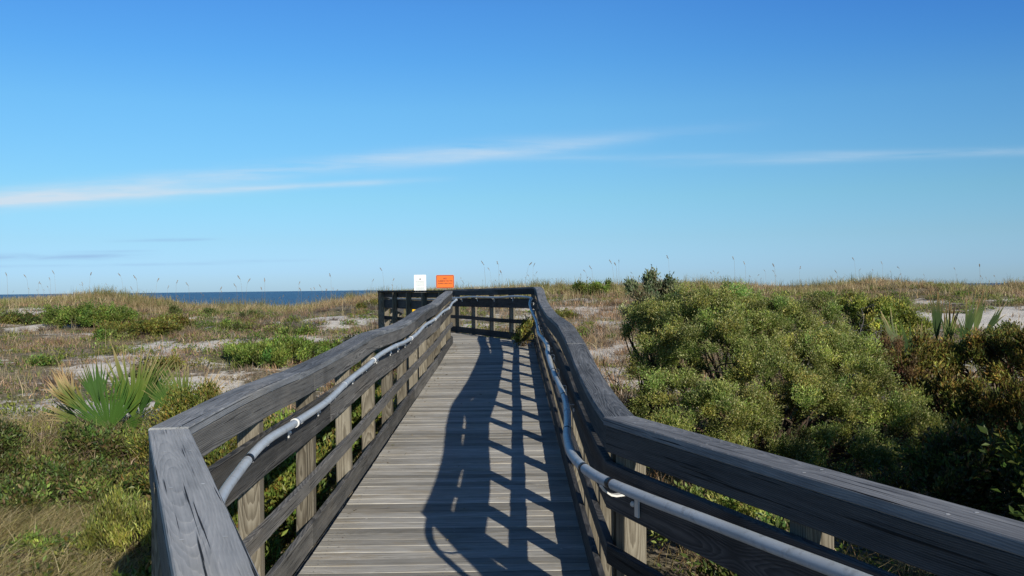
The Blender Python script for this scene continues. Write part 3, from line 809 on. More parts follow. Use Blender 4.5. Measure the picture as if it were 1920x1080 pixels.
def shrub(name, label, cat, base, lobes, leaves, size, pal, puff=(.12, .24), per=26, aspect=.42, mat='leaf', group=None, twigs=14, twig_col=(.08, .06, .045), upright=.5, dark=.45, flower=None, zmin=-.05, trunk_r=.02):
    """lobes: (x,y,z,rx,ry,rz) in world space; every lobe carries puffs, every puff leaves in sprigs"""
    root = empty(name, base); tag(root, label, cat, group)
    lob = np.array(lobes, float)
    vol = (lob[:, 3] * lob[:, 4] * lob[:, 5]) ** (2 / 3); share = vol / vol.sum()
    buf = Buf(); tips = []
    for L_, sh in zip(lob, share):
        nl = int(leaves * sh)
        npuff = max(6, int(per * (L_[3] * L_[4] * L_[5]) ** (2 / 3) / .3))
        pd = sphere_dirs(npuff); pd[:, 2] = np.where(pd[:, 2] < -.35, -pd[:, 2], pd[:, 2])
        prad = rng.uniform(.62, 1.02, npuff)
        pc = L_[:3] + pd * L_[3:6] * prad[:, None]
        pr = rng.uniform(puff[0], puff[1], npuff)
        tone = np.exp(rng.normal(0, .28, npuff)); warm = rng.normal(0, .10, npuff)
        wi = pr ** 2; wi /= wi.sum()
        pi = rng.choice(npuff, nl, p=wi)
        # sprigs inside each puff
        nsp = max(npuff * 12, nl // 9)
        spi = rng.choice(npuff, nsp, p=wi)
        sd = nrm(sphere_dirs(nsp) + .9 * pd[spi] + np.array([0, 0, upright]))
        sc = pc[spi] + sd * (pr[spi] * rng.uniform(.35, 1.05, nsp))[:, None]
        li = rng.integers(0, nsp, nl)
        c = sc[li] + rng.normal(0, size * .75, (nl, 3)) - sd[li] * rng.uniform(0, size * 3, (nl, 1))
        dirs = nrm(sd[li] * 1.0 + sphere_dirs(nl) * .85 + np.array([0, 0, upright * .5]))
        nn = nrm(sphere_dirs(nl) + np.array([0, 0, .8]))
        col = pick(pal, nl, .22) * tone[spi[li]][:, None]
        col[:, 0] *= 1 + warm[spi[li]]
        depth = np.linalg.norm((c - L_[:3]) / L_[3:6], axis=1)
        col *= np.clip(dark + (1 - dark) * (depth - .45) / .5, dark, 1)[:, None]  # inner leaves darker: shade of the crevices put into the leaf colour
        if flower is not None:
            fm = (rng.random(nl) < flower[0]) & (depth > .85)
            col[fm] = pick([flower[1]], fm.sum(), .15)
        Ls = size * rng.uniform(.6, 1.35, nl)
        leaf_quads(buf, c, dirs, nn, Ls, Ls * aspect * rng.uniform(.8, 1.3, nl), col)
        k = min(npuff, max(3, int(twigs * sh * 3)))
        for j in range(k): tips.append((L_[:3], pc[j]))
    me = buf.mesh('crown')
    me.transform(Matrix.Translation(-Vector(base)))
    link('crown', me, M[mat], root)
    # branches
    tb = Buf()
    for (lc, tp) in tips:
        b0 = np.array(base, float) + np.array([rng.normal(0, .08), rng.normal(0, .08), -.05])
        mid = (b0 + lc) / 2 + rng.normal(0, .05, 3); mid[2] -= .05
        path = spline3([b0, mid, lc + rng.normal(0, .06, 3), tp], .15)
        r = np.linspace(trunk_r, .004, len(path))
        V, q_, e = tube_data(path, r, 5); tb.add(V - np.array(base), [q_], pick([twig_col], 1, .1)[0])
    link('branches', tb.mesh('branches'), M['twig'], root)
    return root

def at(px, py, Y):
    """world point on the sight line used while surveying the photograph; only used to note measured plant positions"""
    a = math.radians(.66); f_ = 1750.
    du, dv = (px - 960) / f_, (540 - py) / f_ + .00058
    return np.array([du * math.cos(a) + dv * math.sin(a), 1, -du * math.sin(a) + dv * math.cos(a)]) * Y
def lobe(px, py, Y, rx, rz, ry=None):
    p = at(px, py, Y); k = Y / 1750
    return (*p, rx * k, (ry or rx) * k, rz * k)

def gp(x, y, dz_=0.0): return (x, y, float(ground_z(x, y)) + dz_)

# ------------------------------------------------------------------ the large shrubs on the right
BACC = [(.235, .28, .06), (.17, .225, .05), (.285, .31, .075), (.115, .165, .04), (.31, .32, .11), (.195, .24, .06)]
LB = [lobe(1285, 618, 13.2, 75, 58), lobe(1235, 620, 13.6, 55, 60), lobe(1360, 600, 12.8, 70, 55), lobe(1450, 640, 12.3, 75, 75), lobe(1520, 620, 12.6, 55, 55), lobe(1250, 700, 12.4, 62, 70), lobe(1345, 690, 11.6, 85, 80),
      lobe(1545, 700, 11.8, 75, 75), lobe(1445, 740, 11.2, 90, 80), lobe(1265, 770, 11.2, 68, 62), lobe(1365, 800, 10.6, 85, 70), lobe(1500, 800, 10.7, 95, 70), lobe(1590, 760, 11.2, 85, 80), lobe(1655, 800, 11.0, 82, 62), lobe(1690, 830, 10.8, 58, 48),
      lobe(1285, 850, 10.4, 80, 60), lobe(1420, 880, 10.3, 100, 60), lobe(1400, 660, 12.2, 80, 80), lobe(1500, 720, 11.6, 80, 70), lobe(1320, 640, 12.6, 80, 80), lobe(1600, 710, 11.8, 60, 60), lobe(1570, 880, 10.5, 110, 60)]
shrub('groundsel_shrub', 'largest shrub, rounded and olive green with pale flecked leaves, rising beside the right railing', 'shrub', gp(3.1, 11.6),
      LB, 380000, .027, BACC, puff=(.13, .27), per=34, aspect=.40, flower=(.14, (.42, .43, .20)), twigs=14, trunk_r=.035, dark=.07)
DARKO = [(.15, .155, .03), (.19, .15, .035), (.09, .11, .025), (.22, .155, .04), (.165, .185, .04), (.11, .075, .028)]
LD = [lobe(1710, 720, 13.0, 75, 70), lobe(1800, 700, 13.2, 80, 60), lobe(1890, 690, 12.6, 70, 65), lobe(1950, 700, 12.2, 80, 80), lobe(1760, 790, 12.0, 70, 70), lobe(1850, 800, 11.4, 75, 85), lobe(1930, 830, 10.8, 80, 90), lobe(1800, 870, 10.8, 80, 60), lobe(1890, 900, 10.2, 80, 60)]
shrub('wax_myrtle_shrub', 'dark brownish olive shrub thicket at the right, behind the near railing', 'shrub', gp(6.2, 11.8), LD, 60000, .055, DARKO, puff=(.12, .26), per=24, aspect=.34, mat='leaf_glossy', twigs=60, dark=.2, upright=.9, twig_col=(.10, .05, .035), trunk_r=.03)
LR = [lobe(1690, 700, 12.6, 45, 60), lobe(1660, 690, 13.0, 30, 45)]
shrub('reddish_shrub', 'thin reddish brown dying shrub between the large olive shrub and the dark thicket', 'shrub', gp(5.3, 12.7), LR, 5000, .04, [(.15, .085, .045), (.14, .10, .045), (.18, .12, .06)], puff=(.1, .2), aspect=.2, upright=1.4, twigs=40, twig_col=(.10, .05, .035))
YG = [(.25, .29, .05), (.18, .22, .045), (.31, .31, .07), (.13, .17, .035)]
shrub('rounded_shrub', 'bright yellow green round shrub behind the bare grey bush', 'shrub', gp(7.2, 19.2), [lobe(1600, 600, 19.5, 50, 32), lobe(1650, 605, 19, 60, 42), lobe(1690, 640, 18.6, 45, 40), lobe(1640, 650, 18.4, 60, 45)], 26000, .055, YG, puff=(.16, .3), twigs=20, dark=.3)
# shrub mostly unseen past the right edge, raised and widened to shade the hollow below
shrub('tall_shrub', 'tall dark leafy shrub mostly out of view past the right edge, shaped to shade the hollow', 'shrub', gp(5.0, 5.3), [(4.9, 5.3, -.75, .85, .8, .85), (5.6, 5.0, -.5, .9, .9, 1.0), (4.2, 5.9, -1.25, .65, .6, .6), (6.5, 5.2, -.45, 1.0, .9, 1.1), (7.6, 5.6, -.5, 1.0, .9, 1.1), (6.0, 5.8, -1.5, 1.4, .9, .8), (5.3, 5.4, -1.6, 1.3, 1.0, .8), (3.85, 6.25, -1.55, .5, .5, .5)], 42000, .075, [(.05, .075, .015), (.07, .09, .02), (.035, .055, .012)], puff=(.2, .35), per=16, mat='leaf_glossy', twigs=24)

# bare grey shrub and dark twigs
def twiggy(name, label, base, top, spread, count, col, droop=0.0, forks=3, r0=.012, dirv=(0, 0, 1)):
    root = empty(name, base); tag(root, label, 'shrub')
    tb = Buf()
    def grow(p, d, L, r, lvl):
        pts = [p]; q_ = p.copy(); dd = d.copy()
        for k in range(4):
            dd = nrm(dd + rng.normal(0, .22, 3) + np.array([0, 0, -droop])); q_ = q_ + dd * L / 4; pts.append(q_.copy())
        V, qd, e = tube_data(np.array(pts), np.linspace(r, r * .5, 5), 4 if lvl else 5)
        tb.add(V, [qd], pick([col], 1, .2)[0])
        if lvl < forks:
            for k in range(rng.integers(2, 5)):
                j = rng.integers(1, 5); grow(pts[j], nrm(dd + rng.normal(0, .65, 3)), L * rng.uniform(.45, .75), r * .55, lvl + 1)
    for k in range(count):
        a = rng.random() * 2 * PI; d = nrm(np.array([math.cos(a) * spread, math.sin(a) * spread, 1.0]) * rng.uniform(.6, 1) + np.array([0, 0, .1]))
        grow(np.array([rng.normal(0, .1), rng.normal(0, .1), 0.]), d, top * rng.uniform(.45, .7), r0, 0)
    link('branches', tb.mesh('branches'), M['twig'], root)
    return root
twiggy('bare_shrub', 'leafless silver grey shrub of fine twigs behind the large olive shrub', gp(6.05, 16.6), 1.75, .55, 20, (.20, .19, .19), .02, 4, .016)
twiggy('twiggy_shrub', 'sparse shrub of bare dark stems between the railing and the large olive shrub', gp(1.62, 13.4), 1.3, .35, 8, (.035, .028, .025), 0, 3, .010)

# ------------------------------------------------------------------ palmettos
def frond_meshes(L, spread, nseg, fold, cols, droop=.15):
    """fan blade in its own frame: hub at origin, axis +Z, face toward -Y"""
    buf = Buf(); th = np.linspace(-spread, spread, nseg); dth = max(th[1] - th[0], math.radians(6.5 if spread < .36 else 4.2))
    rs = np.array([.0, .20, .46, .58, .78, 1.0])
    for k, a in enumerate(th):
        Lk = L * (1 - .22 * (abs(a) / max(spread, .1)) ** 2) * rng.uniform(.84, 1.06)
        bend = rng.normal(0, .06); br = rng.random() < .2
        wmax = .46 * L * math.tan(dth / 2) * 1.04
        pts, cs = [], []
        for r in rs:
            wv = min(r * L * math.tan(dth / 2) * 1.04, wmax * (1 if r <= .46 else max(.03, 1 - ((r - .46) / .54) ** 1.15)))
            aa = a + bend * r ** 2
            dx, dz_ = math.sin(aa), math.cos(aa)
            rr = r * Lk
            bow = fold * (1 - math.cos(a)) * rr * .9 - droop * L * max(0, r - .55) ** 2 * (2.2 if br else 1)
            ctr = np.array([dx * rr, -bow, dz_ * rr]); lat_ = np.array([dz_, 0, -dx])
            pts += [ctr - lat_ * wv, ctr + np.array([0, -.10 * wv * 2, 0]), ctr + lat_ * wv]
            f_ = r + rng.normal(0, .03)
            c_ = np.array(cols[0]) if f_ < .45 else (np.array(cols[0]) * (1 - (f_ - .45) / .3) + np.array(cols[1]) * (f_ - .45) / .3 if f_ < .75 else np.array(cols[1]) * max(0, 1 - (f_ - .75) / .2) + np.array(cols[2]) * min(1, (f_ - .75) / .2))
            cs += [np.clip(c_ * rng.uniform(.85, 1.15), 0, 1)] * 3
        F = []
        for j in range(len(rs) - 1):
            b0 = j * 3
            F += [(b0, b0 + 1, b0 + 4, b0 + 3), (b0 + 1, b0 + 2, b0 + 5, b0 + 4)]
        buf.add(np.array(pts), [np.array(F)], np.array(cs))
    return buf.mesh('frond')
def palmetto(label, base, fronds, group=None):
    root = empty('saw_palmetto', base); tag(root, label, 'palmetto', group)
    b0 = np.array(base, float)
    for (hub, axis_, face, L, spread, nseg, fold, cols) in fronds:
        hub = np.array(hub, float) - b0
        z = nrm(np.array(axis_, float)); f_ = np.array(face, float); x = nrm(np.cross(-f_, z)) ; yv = np.cross(z, x)
        me = frond_meshes(L, math.radians(spread), nseg, fold, cols)
        R = Matrix(((x[0], yv[0], z[0]), (x[1], yv[1], z[1]), (x[2], yv[2], z[2]))).to_4x4()
        o = link('frond', me, M['palm'], root)
        o.matrix_local = Matrix.Translation(Vector(hub)) @ R
        # petiole in the frond's own frame
        inv = np.array(R.to_3x3().transposed())
        root_l = inv @ (-hub + np.array([rng.normal(0, .05), rng.normal(0, .05), -.05]))
        pth = spline3([root_l, root_l * .5 + np.array([0, .06, 0]), (0, 0, .02)], .08)
        tb = Buf(); V, q_, e = tube_data(pth, np.linspace(.014, .008, len(pth)), 6); tb.add(V, [q_], np.array([.12, .14, .04]))
        link('petiole', tb.mesh('petiole', True), M['palm'], o)
    return root
GRN, YEL, TAN, BRN = (.055, .125, .02), (.125, .175, .04), (.50, .37, .2), (.30, .16, .07)
GR2 = (.05, .115, .025)
pb = gp(-6.05, 14.2)
Y0 = 14.2
palmetto('saw palmetto with broad upright fans and straw coloured tips, left of the railing', pb, [
    (at(250, 785, Y0), (-.10, .05, 1), (.1, -1, .15), 1.22, 25, 18, .2, ((.10, .165, .025), (.17, .2, .05), TAN)),
    (at(206, 808, Y0 - .3), (-.16, -.05, 1), (.2, -1, .35), .95, 50, 24, .10, (GRN, GRN, GR2)),
    (at(165, 775, Y0 + .1), (-.80, .1, .75), (.6, -1, .2), .72, 22, 12, .35, (YEL, (.20, .17, .05), BRN)),
    (at(268, 765, Y0 + .3), (.42, .25, .9), (-.3, -1, .2), .95, 28, 18, .4, (GR2, GRN, TAN)),
    (at(285, 770, Y0 + .1), (.75, .1, .75), (-.3, -1, .3), .80, 26, 14, .4, (GRN, YEL, TAN)),
    (at(245, 800, Y0 - .4), (.35, -.3, -.55), (0, -1, .6), .55, 26, 12, .3, (YEL, YEL, TAN)),
    (at(225, 800, Y0 - .3), (.85, -.2, .25), (0, -1, .6), .6, 24, 12, .3, (GRN, YEL, YEL)),
    (at(160, 790, Y0 - .2), (-.6, -.3, -.4), (0, -1, .7), .5, 30, 12, .3, (YEL, GRN, YEL)),
    (at(262, 782, Y0 + .15), (.22, .1, 1), (-.5, -1, .1), 1.0, 16, 10, .3, (GR2, YEL, TAN)),
    (at(140, 772, Y0 + .2), (-.5, .1, .9), (.4, -1, .2), .85, 20, 14, .3, (YEL, TAN, BRN)),
    (at(300, 775, Y0 + .4), (.5, .1, .7), (-.3, -1, .3), .7, 24, 14, .4, (GR2, YEL, TAN)),
    (at(185, 760, Y0 + .5), (-.25, .3, 1), (.4, -1, .1), .85, 26, 16, .4, (GR2, GRN, BRN)),
    (at(150, 790, Y0 + .4), (-.95, .2, .35), (.3, -1, .4), .75, 22, 12, .4, (YEL, TAN, BRN))])
pb = gp(-4.6, 12.6)
palmetto('small drying palmetto with tan blades beside the left railing', pb, [
    (at(345, 760, 12.6), (-.2, 0, 1), (.2, -1, .2), .62, 30, 14, .3, (YEL, YEL, TAN)),
    (at(375, 755, 12.7), (.55, .1, .8), (0, -1, .3), .55, 30, 14, .3, (TAN, TAN, (.5, .4, .28))),
    (at(320, 765, 12.5), (-.6, .1, .8), (0, -1, .3), .5, 30, 12, .3, (GRN, YEL, TAN))])
PG = (.035, .065, .02)
pb = gp(6.5, 15.2)
palmetto('palmetto with narrow half open grey green fans leaning left beside the bare grey shrub', pb, [
    (at(1690, 680, 15.0), (-.32, 0, 1), (.3, -1, .1), .98, 9, 8, .3, ((.13, .165, .08), (.10, .135, .05), TAN)),
    (at(1710, 690, 15.1), (-.12, 0, 1), (.5, -1, .1), .85, 14, 9, .4, (PG, PG, YEL)),
    (at(1725, 690, 15.2), (.02, 0, 1), (.2, -1, .1), .75, 16, 9, .4, (YEL, PG, TAN)),
    (at(1700, 720, 14.8), (-.5, -.2, .6), (.2, -1, .3), .6, 20, 10, .4, (PG, PG, YEL))])
pb = gp(7.6, 15.8)
palmetto('palmetto with tall narrow upright fans tipped orange, in front of the grassy crest', pb, [
    (at(1757, 646, 15.8), (.0, 0, 1), (.2, -1, .1), 0.98, 9, 7, .3, (PG, PG, BRN)),
    (at(1777, 650, 15.9), (.06, 0, 1), (-.3, -1, .1), .82, 12, 8, .3, ((.09, .13, .055), PG, BRN)),
    (at(1770, 660, 15.6), (.22, -.1, 1), (.3, -1, .1), 0.73, 14, 8, .3, (PG, YEL, TAN)),
    (at(1740, 670, 15.6), (-.35, -.1, 1), (.3, -1, .1), 0.61, 18, 8, .3, (PG, YEL, TAN))])
pb = gp(8.2, 15.6)
palmetto('palmetto with spread narrow fans against the bare white sand, at the right', pb, [
    (at(1812, 640, 15.6), (.16, 0, 1), (.2, -1, .1), 0.88, 10, 8, .3, (PG, (.1, .14, .04), BRN)),
    (at(1824, 634, 15.7), (.28, 0, 1), (.2, -1, .1), 0.85, 9, 7, .3, ((.12, .16, .05), PG, BRN)),
    (at(1842, 632, 15.6), (.58, 0, .8), (.1, -1, .1), 0.76, 7, 6, .3, (PG, PG, TAN)),
    (at(1835, 640, 15.4), (.85, -.1, .25), (.1, -1, .4), 0.67, 10, 7, .3, (PG, PG, YEL)),
    (at(1815, 645, 15.4), (-.35, -.2, .7), (.1, -1, .4), 0.55, 20, 8, .3, (PG, PG, YEL))])

# ------------------------------------------------------------------ smaller shrubs
GREEN = [(.12, .20, .035), (.16, .235, .045), (.09, .15, .028), (.21, .255, .06), (.145, .19, .04)]
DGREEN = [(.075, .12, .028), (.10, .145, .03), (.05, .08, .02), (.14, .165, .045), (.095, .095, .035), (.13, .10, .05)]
OLIVE = [(.165, .185, .035), (.125, .15, .03), (.21, .215, .05), (.09, .11, .025), (.19, .14, .035)]
def mound(name, label, x, y, rx, ry, h, leaves, size, pal, nl=7, mat='leaf', group=None, aspect=.42, **kw):
    L_ = []
    for k in range(nl):
        a = rng.random() * 2 * PI; r = math.sqrt(rng.random()) * .72
        px_, py_ = x + math.cos(a) * r * rx, y + math.sin(a) * r * ry
        hh = h * (1 - .45 * r) * rng.uniform(.8, 1.05)
        L_.append((px_, py_, float(ground_z(px_, py_)) + hh * .45, rx * .42, ry * .42, hh * .55))
    return shrub(name, label, 'shrub', gp(x, y), L_, leaves, size, pal, puff=(h * .16, h * .3), per=20, mat=mat, group=group, aspect=aspect, twigs=10, trunk_r=.012, **kw)
mound('low_shrub', 'wide low bright green shrub on the slope behind the left railing', -6.0, 24.6, 1.75, 1.7, .66, 26000, .075, GREEN, 9, upright=1.0)
mound('low_shrub', 'rounded dark green shrub below the grassy crest at the far left', -15.9, 35.0, 1.6, 1.4, .9, 16000, .085, GREEN, 7)
mound('low_shrub', 'flat green shrub between two sand streaks at the left edge', -18.6, 36.5, 1.9, .7, .45, 7000, .09, DGREEN, 6)
mound('low_shrub', 'low yellowish green patch of shrub below the rounded dark green one', -12.3, 31.0, 1.4, .9, .55, 8000, .08, OLIVE, 6)
mound('low_shrub', 'ragged brown and green shrub beside the rounded dark green one', -13.2, 34.6, 1.5, 1.1, .5, 6000, .08, OLIVE + [(.16, .10, .05)], 5)
mound('low_shrub', 'small green shrub on the crest behind the right railing', 3.9, 44.5, 1.0, .8, .7, 5000, .09, GREEN, 4)
mound('low_shrub', 'small bright green shrub growing against the outside of the right railing', 1.28, 10.9, .28, .6, .75, 5000, .055, GREEN, 4)
mound('low_shrub', 'green shrub tuft beside the sand left of the large olive shrub', 2.25, 15.3, .4, .5, .55, 3500, .06, GREEN, 4)
shrub('wind_shrub', 'wind blown grey green shrub against the sky at the top of the large olive one', 'shrub', gp(2.2, 14.6),
      [lobe(1240, 548, 14.3, 34, 34), lobe(1208, 565, 14.3, 34, 36), lobe(1272, 560, 14.4, 34, 32), lobe(1225, 600, 14.0, 46, 44), lobe(1190, 600, 14.2, 26, 34)], 12000, .045, [(.16, .18, .09), (.12, .14, .07), (.20, .19, .11)], puff=(.08, .16), per=30, upright=1.2, twigs=16)
k_ = 0
while k_ < 34:
    x_, y_ = rng.uniform(-22, 16), rng.uniform(15, 42)
    if abs(x_) > y_ * .55 or -3.4 < x_ < 1.6 or sandness(x_, y_) > .75: continue
    if x_ > 1 and y_ < 21: continue
    r_ = rng.uniform(.3, .75)
    mound('small_shrub', 'small low green clump creeping over the sandy dune slope', x_, y_, r_, r_ * rng.uniform(.6, 1), rng.uniform(.22, .42), int(2600 * r_), .075, [GREEN, OLIVE, DGREEN][k_ % 3], 4, group='small green clumps dotted over the dune slopes', upright=.7)
    k_ += 1
# thicket along the outside of the left railing
TL = [(-2.15, 5.6, .42, .55, .85), (-2.35, 7.2, .5, .6, 1.05), (-2.1, 8.9, .4, .7, 1.0), (-2.5, 10.6, .55, .7, 1.05), (-2.2, 12.6, .4, .8, .9), (-2.3, 14.8, .45, .8, .8)]
lab = ['leafy shrub below the near left corner of the railing, seen through the rails', 'leafy shrub behind the second gap of the left railing, seen through the rails', 'green shrub under the left handrail near its first white coupling',
       'glossy green shrub close outside the middle of the left railing', 'low green shrub outside the left railing where its cap board dips', 'low green shrub outside the far half of the left railing']
for (x, y, rx, ry, h), l_ in zip(TL, lab):
    mound('leafy_shrub', l_, x, y, rx, ry, h, 7000, .062, OLIVE + GREEN, 6, mat='leaf_glossy', group='shrubs along the outside of the left railing', upright=.9)
mound('leafy_shrub', 'olive shrub with small narrow leaves showing over the left railing cap beside the palmetto', -3.62, 10.7, .62, .7, 1.32, 17000, .042, OLIVE, 7, mat='leaf_glossy', aspect=.3, upright=1.0)
mound('leafy_shrub', 'dark green leafy shrub at the foot of the saw palmetto', -5.6, 12.4, 1.0, .7, .42, 9000, .06, DGREEN, 7, mat='leaf_glossy')
mound('leafy_shrub', 'dark green tangled shrub at the left edge below the palmetto', -7.2, 12.3, 1.0, .8, .45, 9000, .06, DGREEN, 7, mat='leaf_glossy')
mound('leafy_shrub', 'dark shrub patch in front of the saw palmetto, above the dry grass', -5.0, 10.9, .95, .6, .42, 9000, .055, DGREEN, 7, mat='leaf_glossy')
mound('leafy_shrub', 'low dark leafy patch at the left edge, just above the dry grass', -6.2, 11.1, .8, .5, .42, 7000, .055, DGREEN, 6, mat='leaf_glossy')
mound('leafy_shrub', 'yellow green feathery plant beside the near left corner post', -3.35, 8.4, .5, .6, .62, 9000, .05, [(.24, .26, .05), (.18, .21, .045), (.28, .27, .09)], 6, aspect=.16, upright=1.6)
mound('leafy_shrub', 'dark green shrub behind the near left corner of the railing', -3.4, 10.0, .6, .6, .8, 8000, .055, DGREEN + OLIVE, 6, mat='leaf_glossy')
mound('leafy_shrub', 'low bright green weed patch at the front of the dry grass, lower left', -4.3, 8.35, .7, .3, .2, 2600, .045, GREEN, 5)
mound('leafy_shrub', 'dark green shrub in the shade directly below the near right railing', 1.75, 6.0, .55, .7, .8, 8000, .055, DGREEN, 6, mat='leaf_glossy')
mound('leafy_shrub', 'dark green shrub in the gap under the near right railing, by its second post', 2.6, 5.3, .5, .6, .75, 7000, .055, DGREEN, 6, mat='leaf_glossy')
mound('leafy_shrub', 'low dark green shrub bordering the upper edge of the dry straw grass', -4.4, 10.15, .9, .45, .42, 8000, .055, DGREEN, 7, mat='leaf_glossy')
mound('leafy_shrub', 'low dark green shrub at the left edge, touching the straw grass below it', -5.6, 10.2, .8, .45, .4, 7000, .055, DGREEN, 7, mat='leaf_glossy')
# greenery under and right of the near right railing
mound('leafy_shrub', 'pale green shrub seen through the gap of the near right railing', 1.75, 8.0, .6, .7, .85, 9000, .045, BACC, 6)
mound('leafy_shrub', 'broad leaved plant at the right edge, just over the near railing cap', 3.45, 6.0, .35, .4, .84, 1100, .10, [(.14, .22, .045), (.11, .18, .04), (.18, .24, .06)], 5, mat='leaf_glossy', aspect=.28, upright=1.4)
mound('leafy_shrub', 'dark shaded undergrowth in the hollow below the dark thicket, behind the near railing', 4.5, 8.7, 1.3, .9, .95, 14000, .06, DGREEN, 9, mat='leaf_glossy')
# plant growing through the deck at the far turn
wr = mound('weed', 'bushy weed growing up against the right railing at the far end of the deck', .25, 18.85, .17, .2, .6, 0, .05, OLIVE, 3) if False else None
wb = (.22, 18.8, float(deck_z(18.8)))
shrub('weed', 'bushy weed growing up against the right railing at the far end of the deck', 'weed', wb, [(.25, 18.8, wb[2] + .25, .12, .13, .2), (.32, 18.95, wb[2] + .38, .08, .1, .16), (.14, 18.7, wb[2] + .12, .11, .11, .11)], 1300, .055, OLIVE + [(.26, .2, .05)], puff=(.05, .1), per=60, twigs=10, trunk_r=.008, upright=1.2)

# ------------------------------------------------------------------ grass, ground cover, brush
def on_boardwalk(x, y):
    x = np.asarray(x); y = np.asarray(y)
    L_ = np.array([xl_at(float(t)) for t in np.linspace(-3, 29.5, 300)]); R_ = np.array([xr_at(float(t)) for t in np.linspace(-3, 29.5, 300)])
    t = np.linspace(-3, 29.5, 300)
    return (y < 29.6) & (x > np.interp(y, t, L_) - .2) & (x < np.interp(y, t, R_) + .2)
def in_view(x, y, marg=1.15):
    return (np.abs(x) < y * .55 * marg + 1.2)
def scatter(N_, x0, x1, y0, y1, dens, gamma=1.0):
    x = rng.uniform(x0, x1, N_); y = rng.uniform(y0, y1, N_)
    k = (rng.random(N_) < dens(x, y)) & ~on_boardwalk(x, y) & in_view(x, y)
    return x[k], y[k]
TANS = [(0.464, 0.372, 0.226), (0.378, 0.311, 0.171), (0.549, 0.458, 0.299), (0.342, 0.287, 0.14), (0.403, 0.281, 0.165)]
OLG = [(0.276, 0.287, 0.098), (0.218, 0.247, 0.075), (0.356, 0.333, 0.138)]
GB = Buf()
def add_grass(x, y, hlo, hhi, wd, pal, leanf=.5, tuft=6, spread=.08, seg=3, wind=None):
    x = np.repeat(x, tuft) + rng.normal(0, spread, len(x) * tuft); y = np.repeat(y, tuft) + rng.normal(0, spread, len(y) * tuft)
    Nn = len(x); H = rng.uniform(hlo, hhi, Nn)
    pal_i = np.repeat(rng.integers(0, len(pal), Nn // tuft), tuft)
    c = np.asarray(pal)[pal_i] * np.exp(rng.normal(0, .25, (Nn, 1)))
    head = rng.random(Nn) * 2 * PI if wind is None else rng.normal(wind, .9, Nn)
    blades(GB, np.c_[x, y, ground_z(x, y) - .02], head, H, H * np.abs(rng.normal(leanf, .3, Nn)), wd * rng.uniform(.6, 1.4, Nn), np.clip(c * .75, 0, 1), np.clip(c * 1.2, 0, 1), seg)
# crest belt
dcrest = lambda x, y: np.clip(1.25 * np.exp(-((y - 47.5) / 5.2) ** 2) * (.35 + 1.0 * fbm(x, y, 41, .45, 3)) - .1, 0, 1)
x, y = scatter(30000, -36, 34, 38, 58, dcrest)
pn_ = fbm(x, y, 43, .42, 3)
for lo_, hi_, pal_, h0_, h1_ in ((0, .44, [(.42, .33, .20), (.35, .25, .15), (.44, .32, .19), (.31, .23, .14)], .14, .42), (.44, .54, TANS, .18, .55), (.54, 1, OLG + TANS[:2] + [(.20, .21, .08)], .16, .48)):
    k_ = (pn_ >= lo_) & (pn_ < hi_); add_grass(x[k_], y[k_], h0_, h1_, .02, pal_, .55, 6, .09)
# darker, taller clumps right on the skyline
x, y = scatter(2600, -34, 32, 46, 52, lambda x, y: np.clip((fbm(x, y, 44, .5, 3) - .5) * 5, 0, .8)); add_grass(x, y, .35, .8, .022, [(.21, .20, .08), (.27, .23, .11), (.17, .18, .07)], .4, 9, .1)
# slopes
dsl = lambda x, y: np.clip((.95 - sandness(x, y) * 1.1) * (fbm(x, y, 47, .4, 3) * 2.0 - .55), 0, 1)
x, y = scatter(17000, -30, 28, 13, 42, dsl); add_grass(x, y, .07, .30, .013, TANS + OLG + OLG, .6, 6, .09)
x, y = scatter(1500, -30, 28, 14, 42, lambda x, y: .35 + 0 * x); add_grass(x, y, .3, .75, .009, TANS, .35, 5, .06)
# pale straw mat at the near left
x, y = scatter(4600, -7, -2.4, 6.2, 9.9, lambda x, y: np.clip((fbm(x, y, 51, .8, 3) - .22) * 2.6, 0, 1)); add_grass(x, y, .10, .36, .007, [(.48, .40, .22), (.42, .35, .18), (.36, .31, .14), (.54, .46, .29), (.28, .29, .10)], 1.3, 8, .09, 4, wind=.6)
x, y = scatter(3000, -9, -2.2, 10, 16, lambda x, y: np.clip((fbm(x, y, 53, .7, 3) - .35) * 2.2, 0, 1)); add_grass(x, y, .12, .45, .009, TANS + OLG, .9, 7, .1, 4)
# right side beneath the shrubs and beside the railing
x, y = scatter(5000, .8, 9, 6, 30, lambda x, y: np.clip((.8 - sandness(x, y)) * (fbm(x, y, 57, .6, 3) * 1.8 - .5), 0, 1)); add_grass(x, y, .12, .45, .010, TANS + [(.2, .12, .07)], .8, 7, .1, 4)
tag(link('dune_grass', GB.mesh('dune_grass'), M['grass']), 'dry tan and olive grass covering the dunes', kind='stuff')

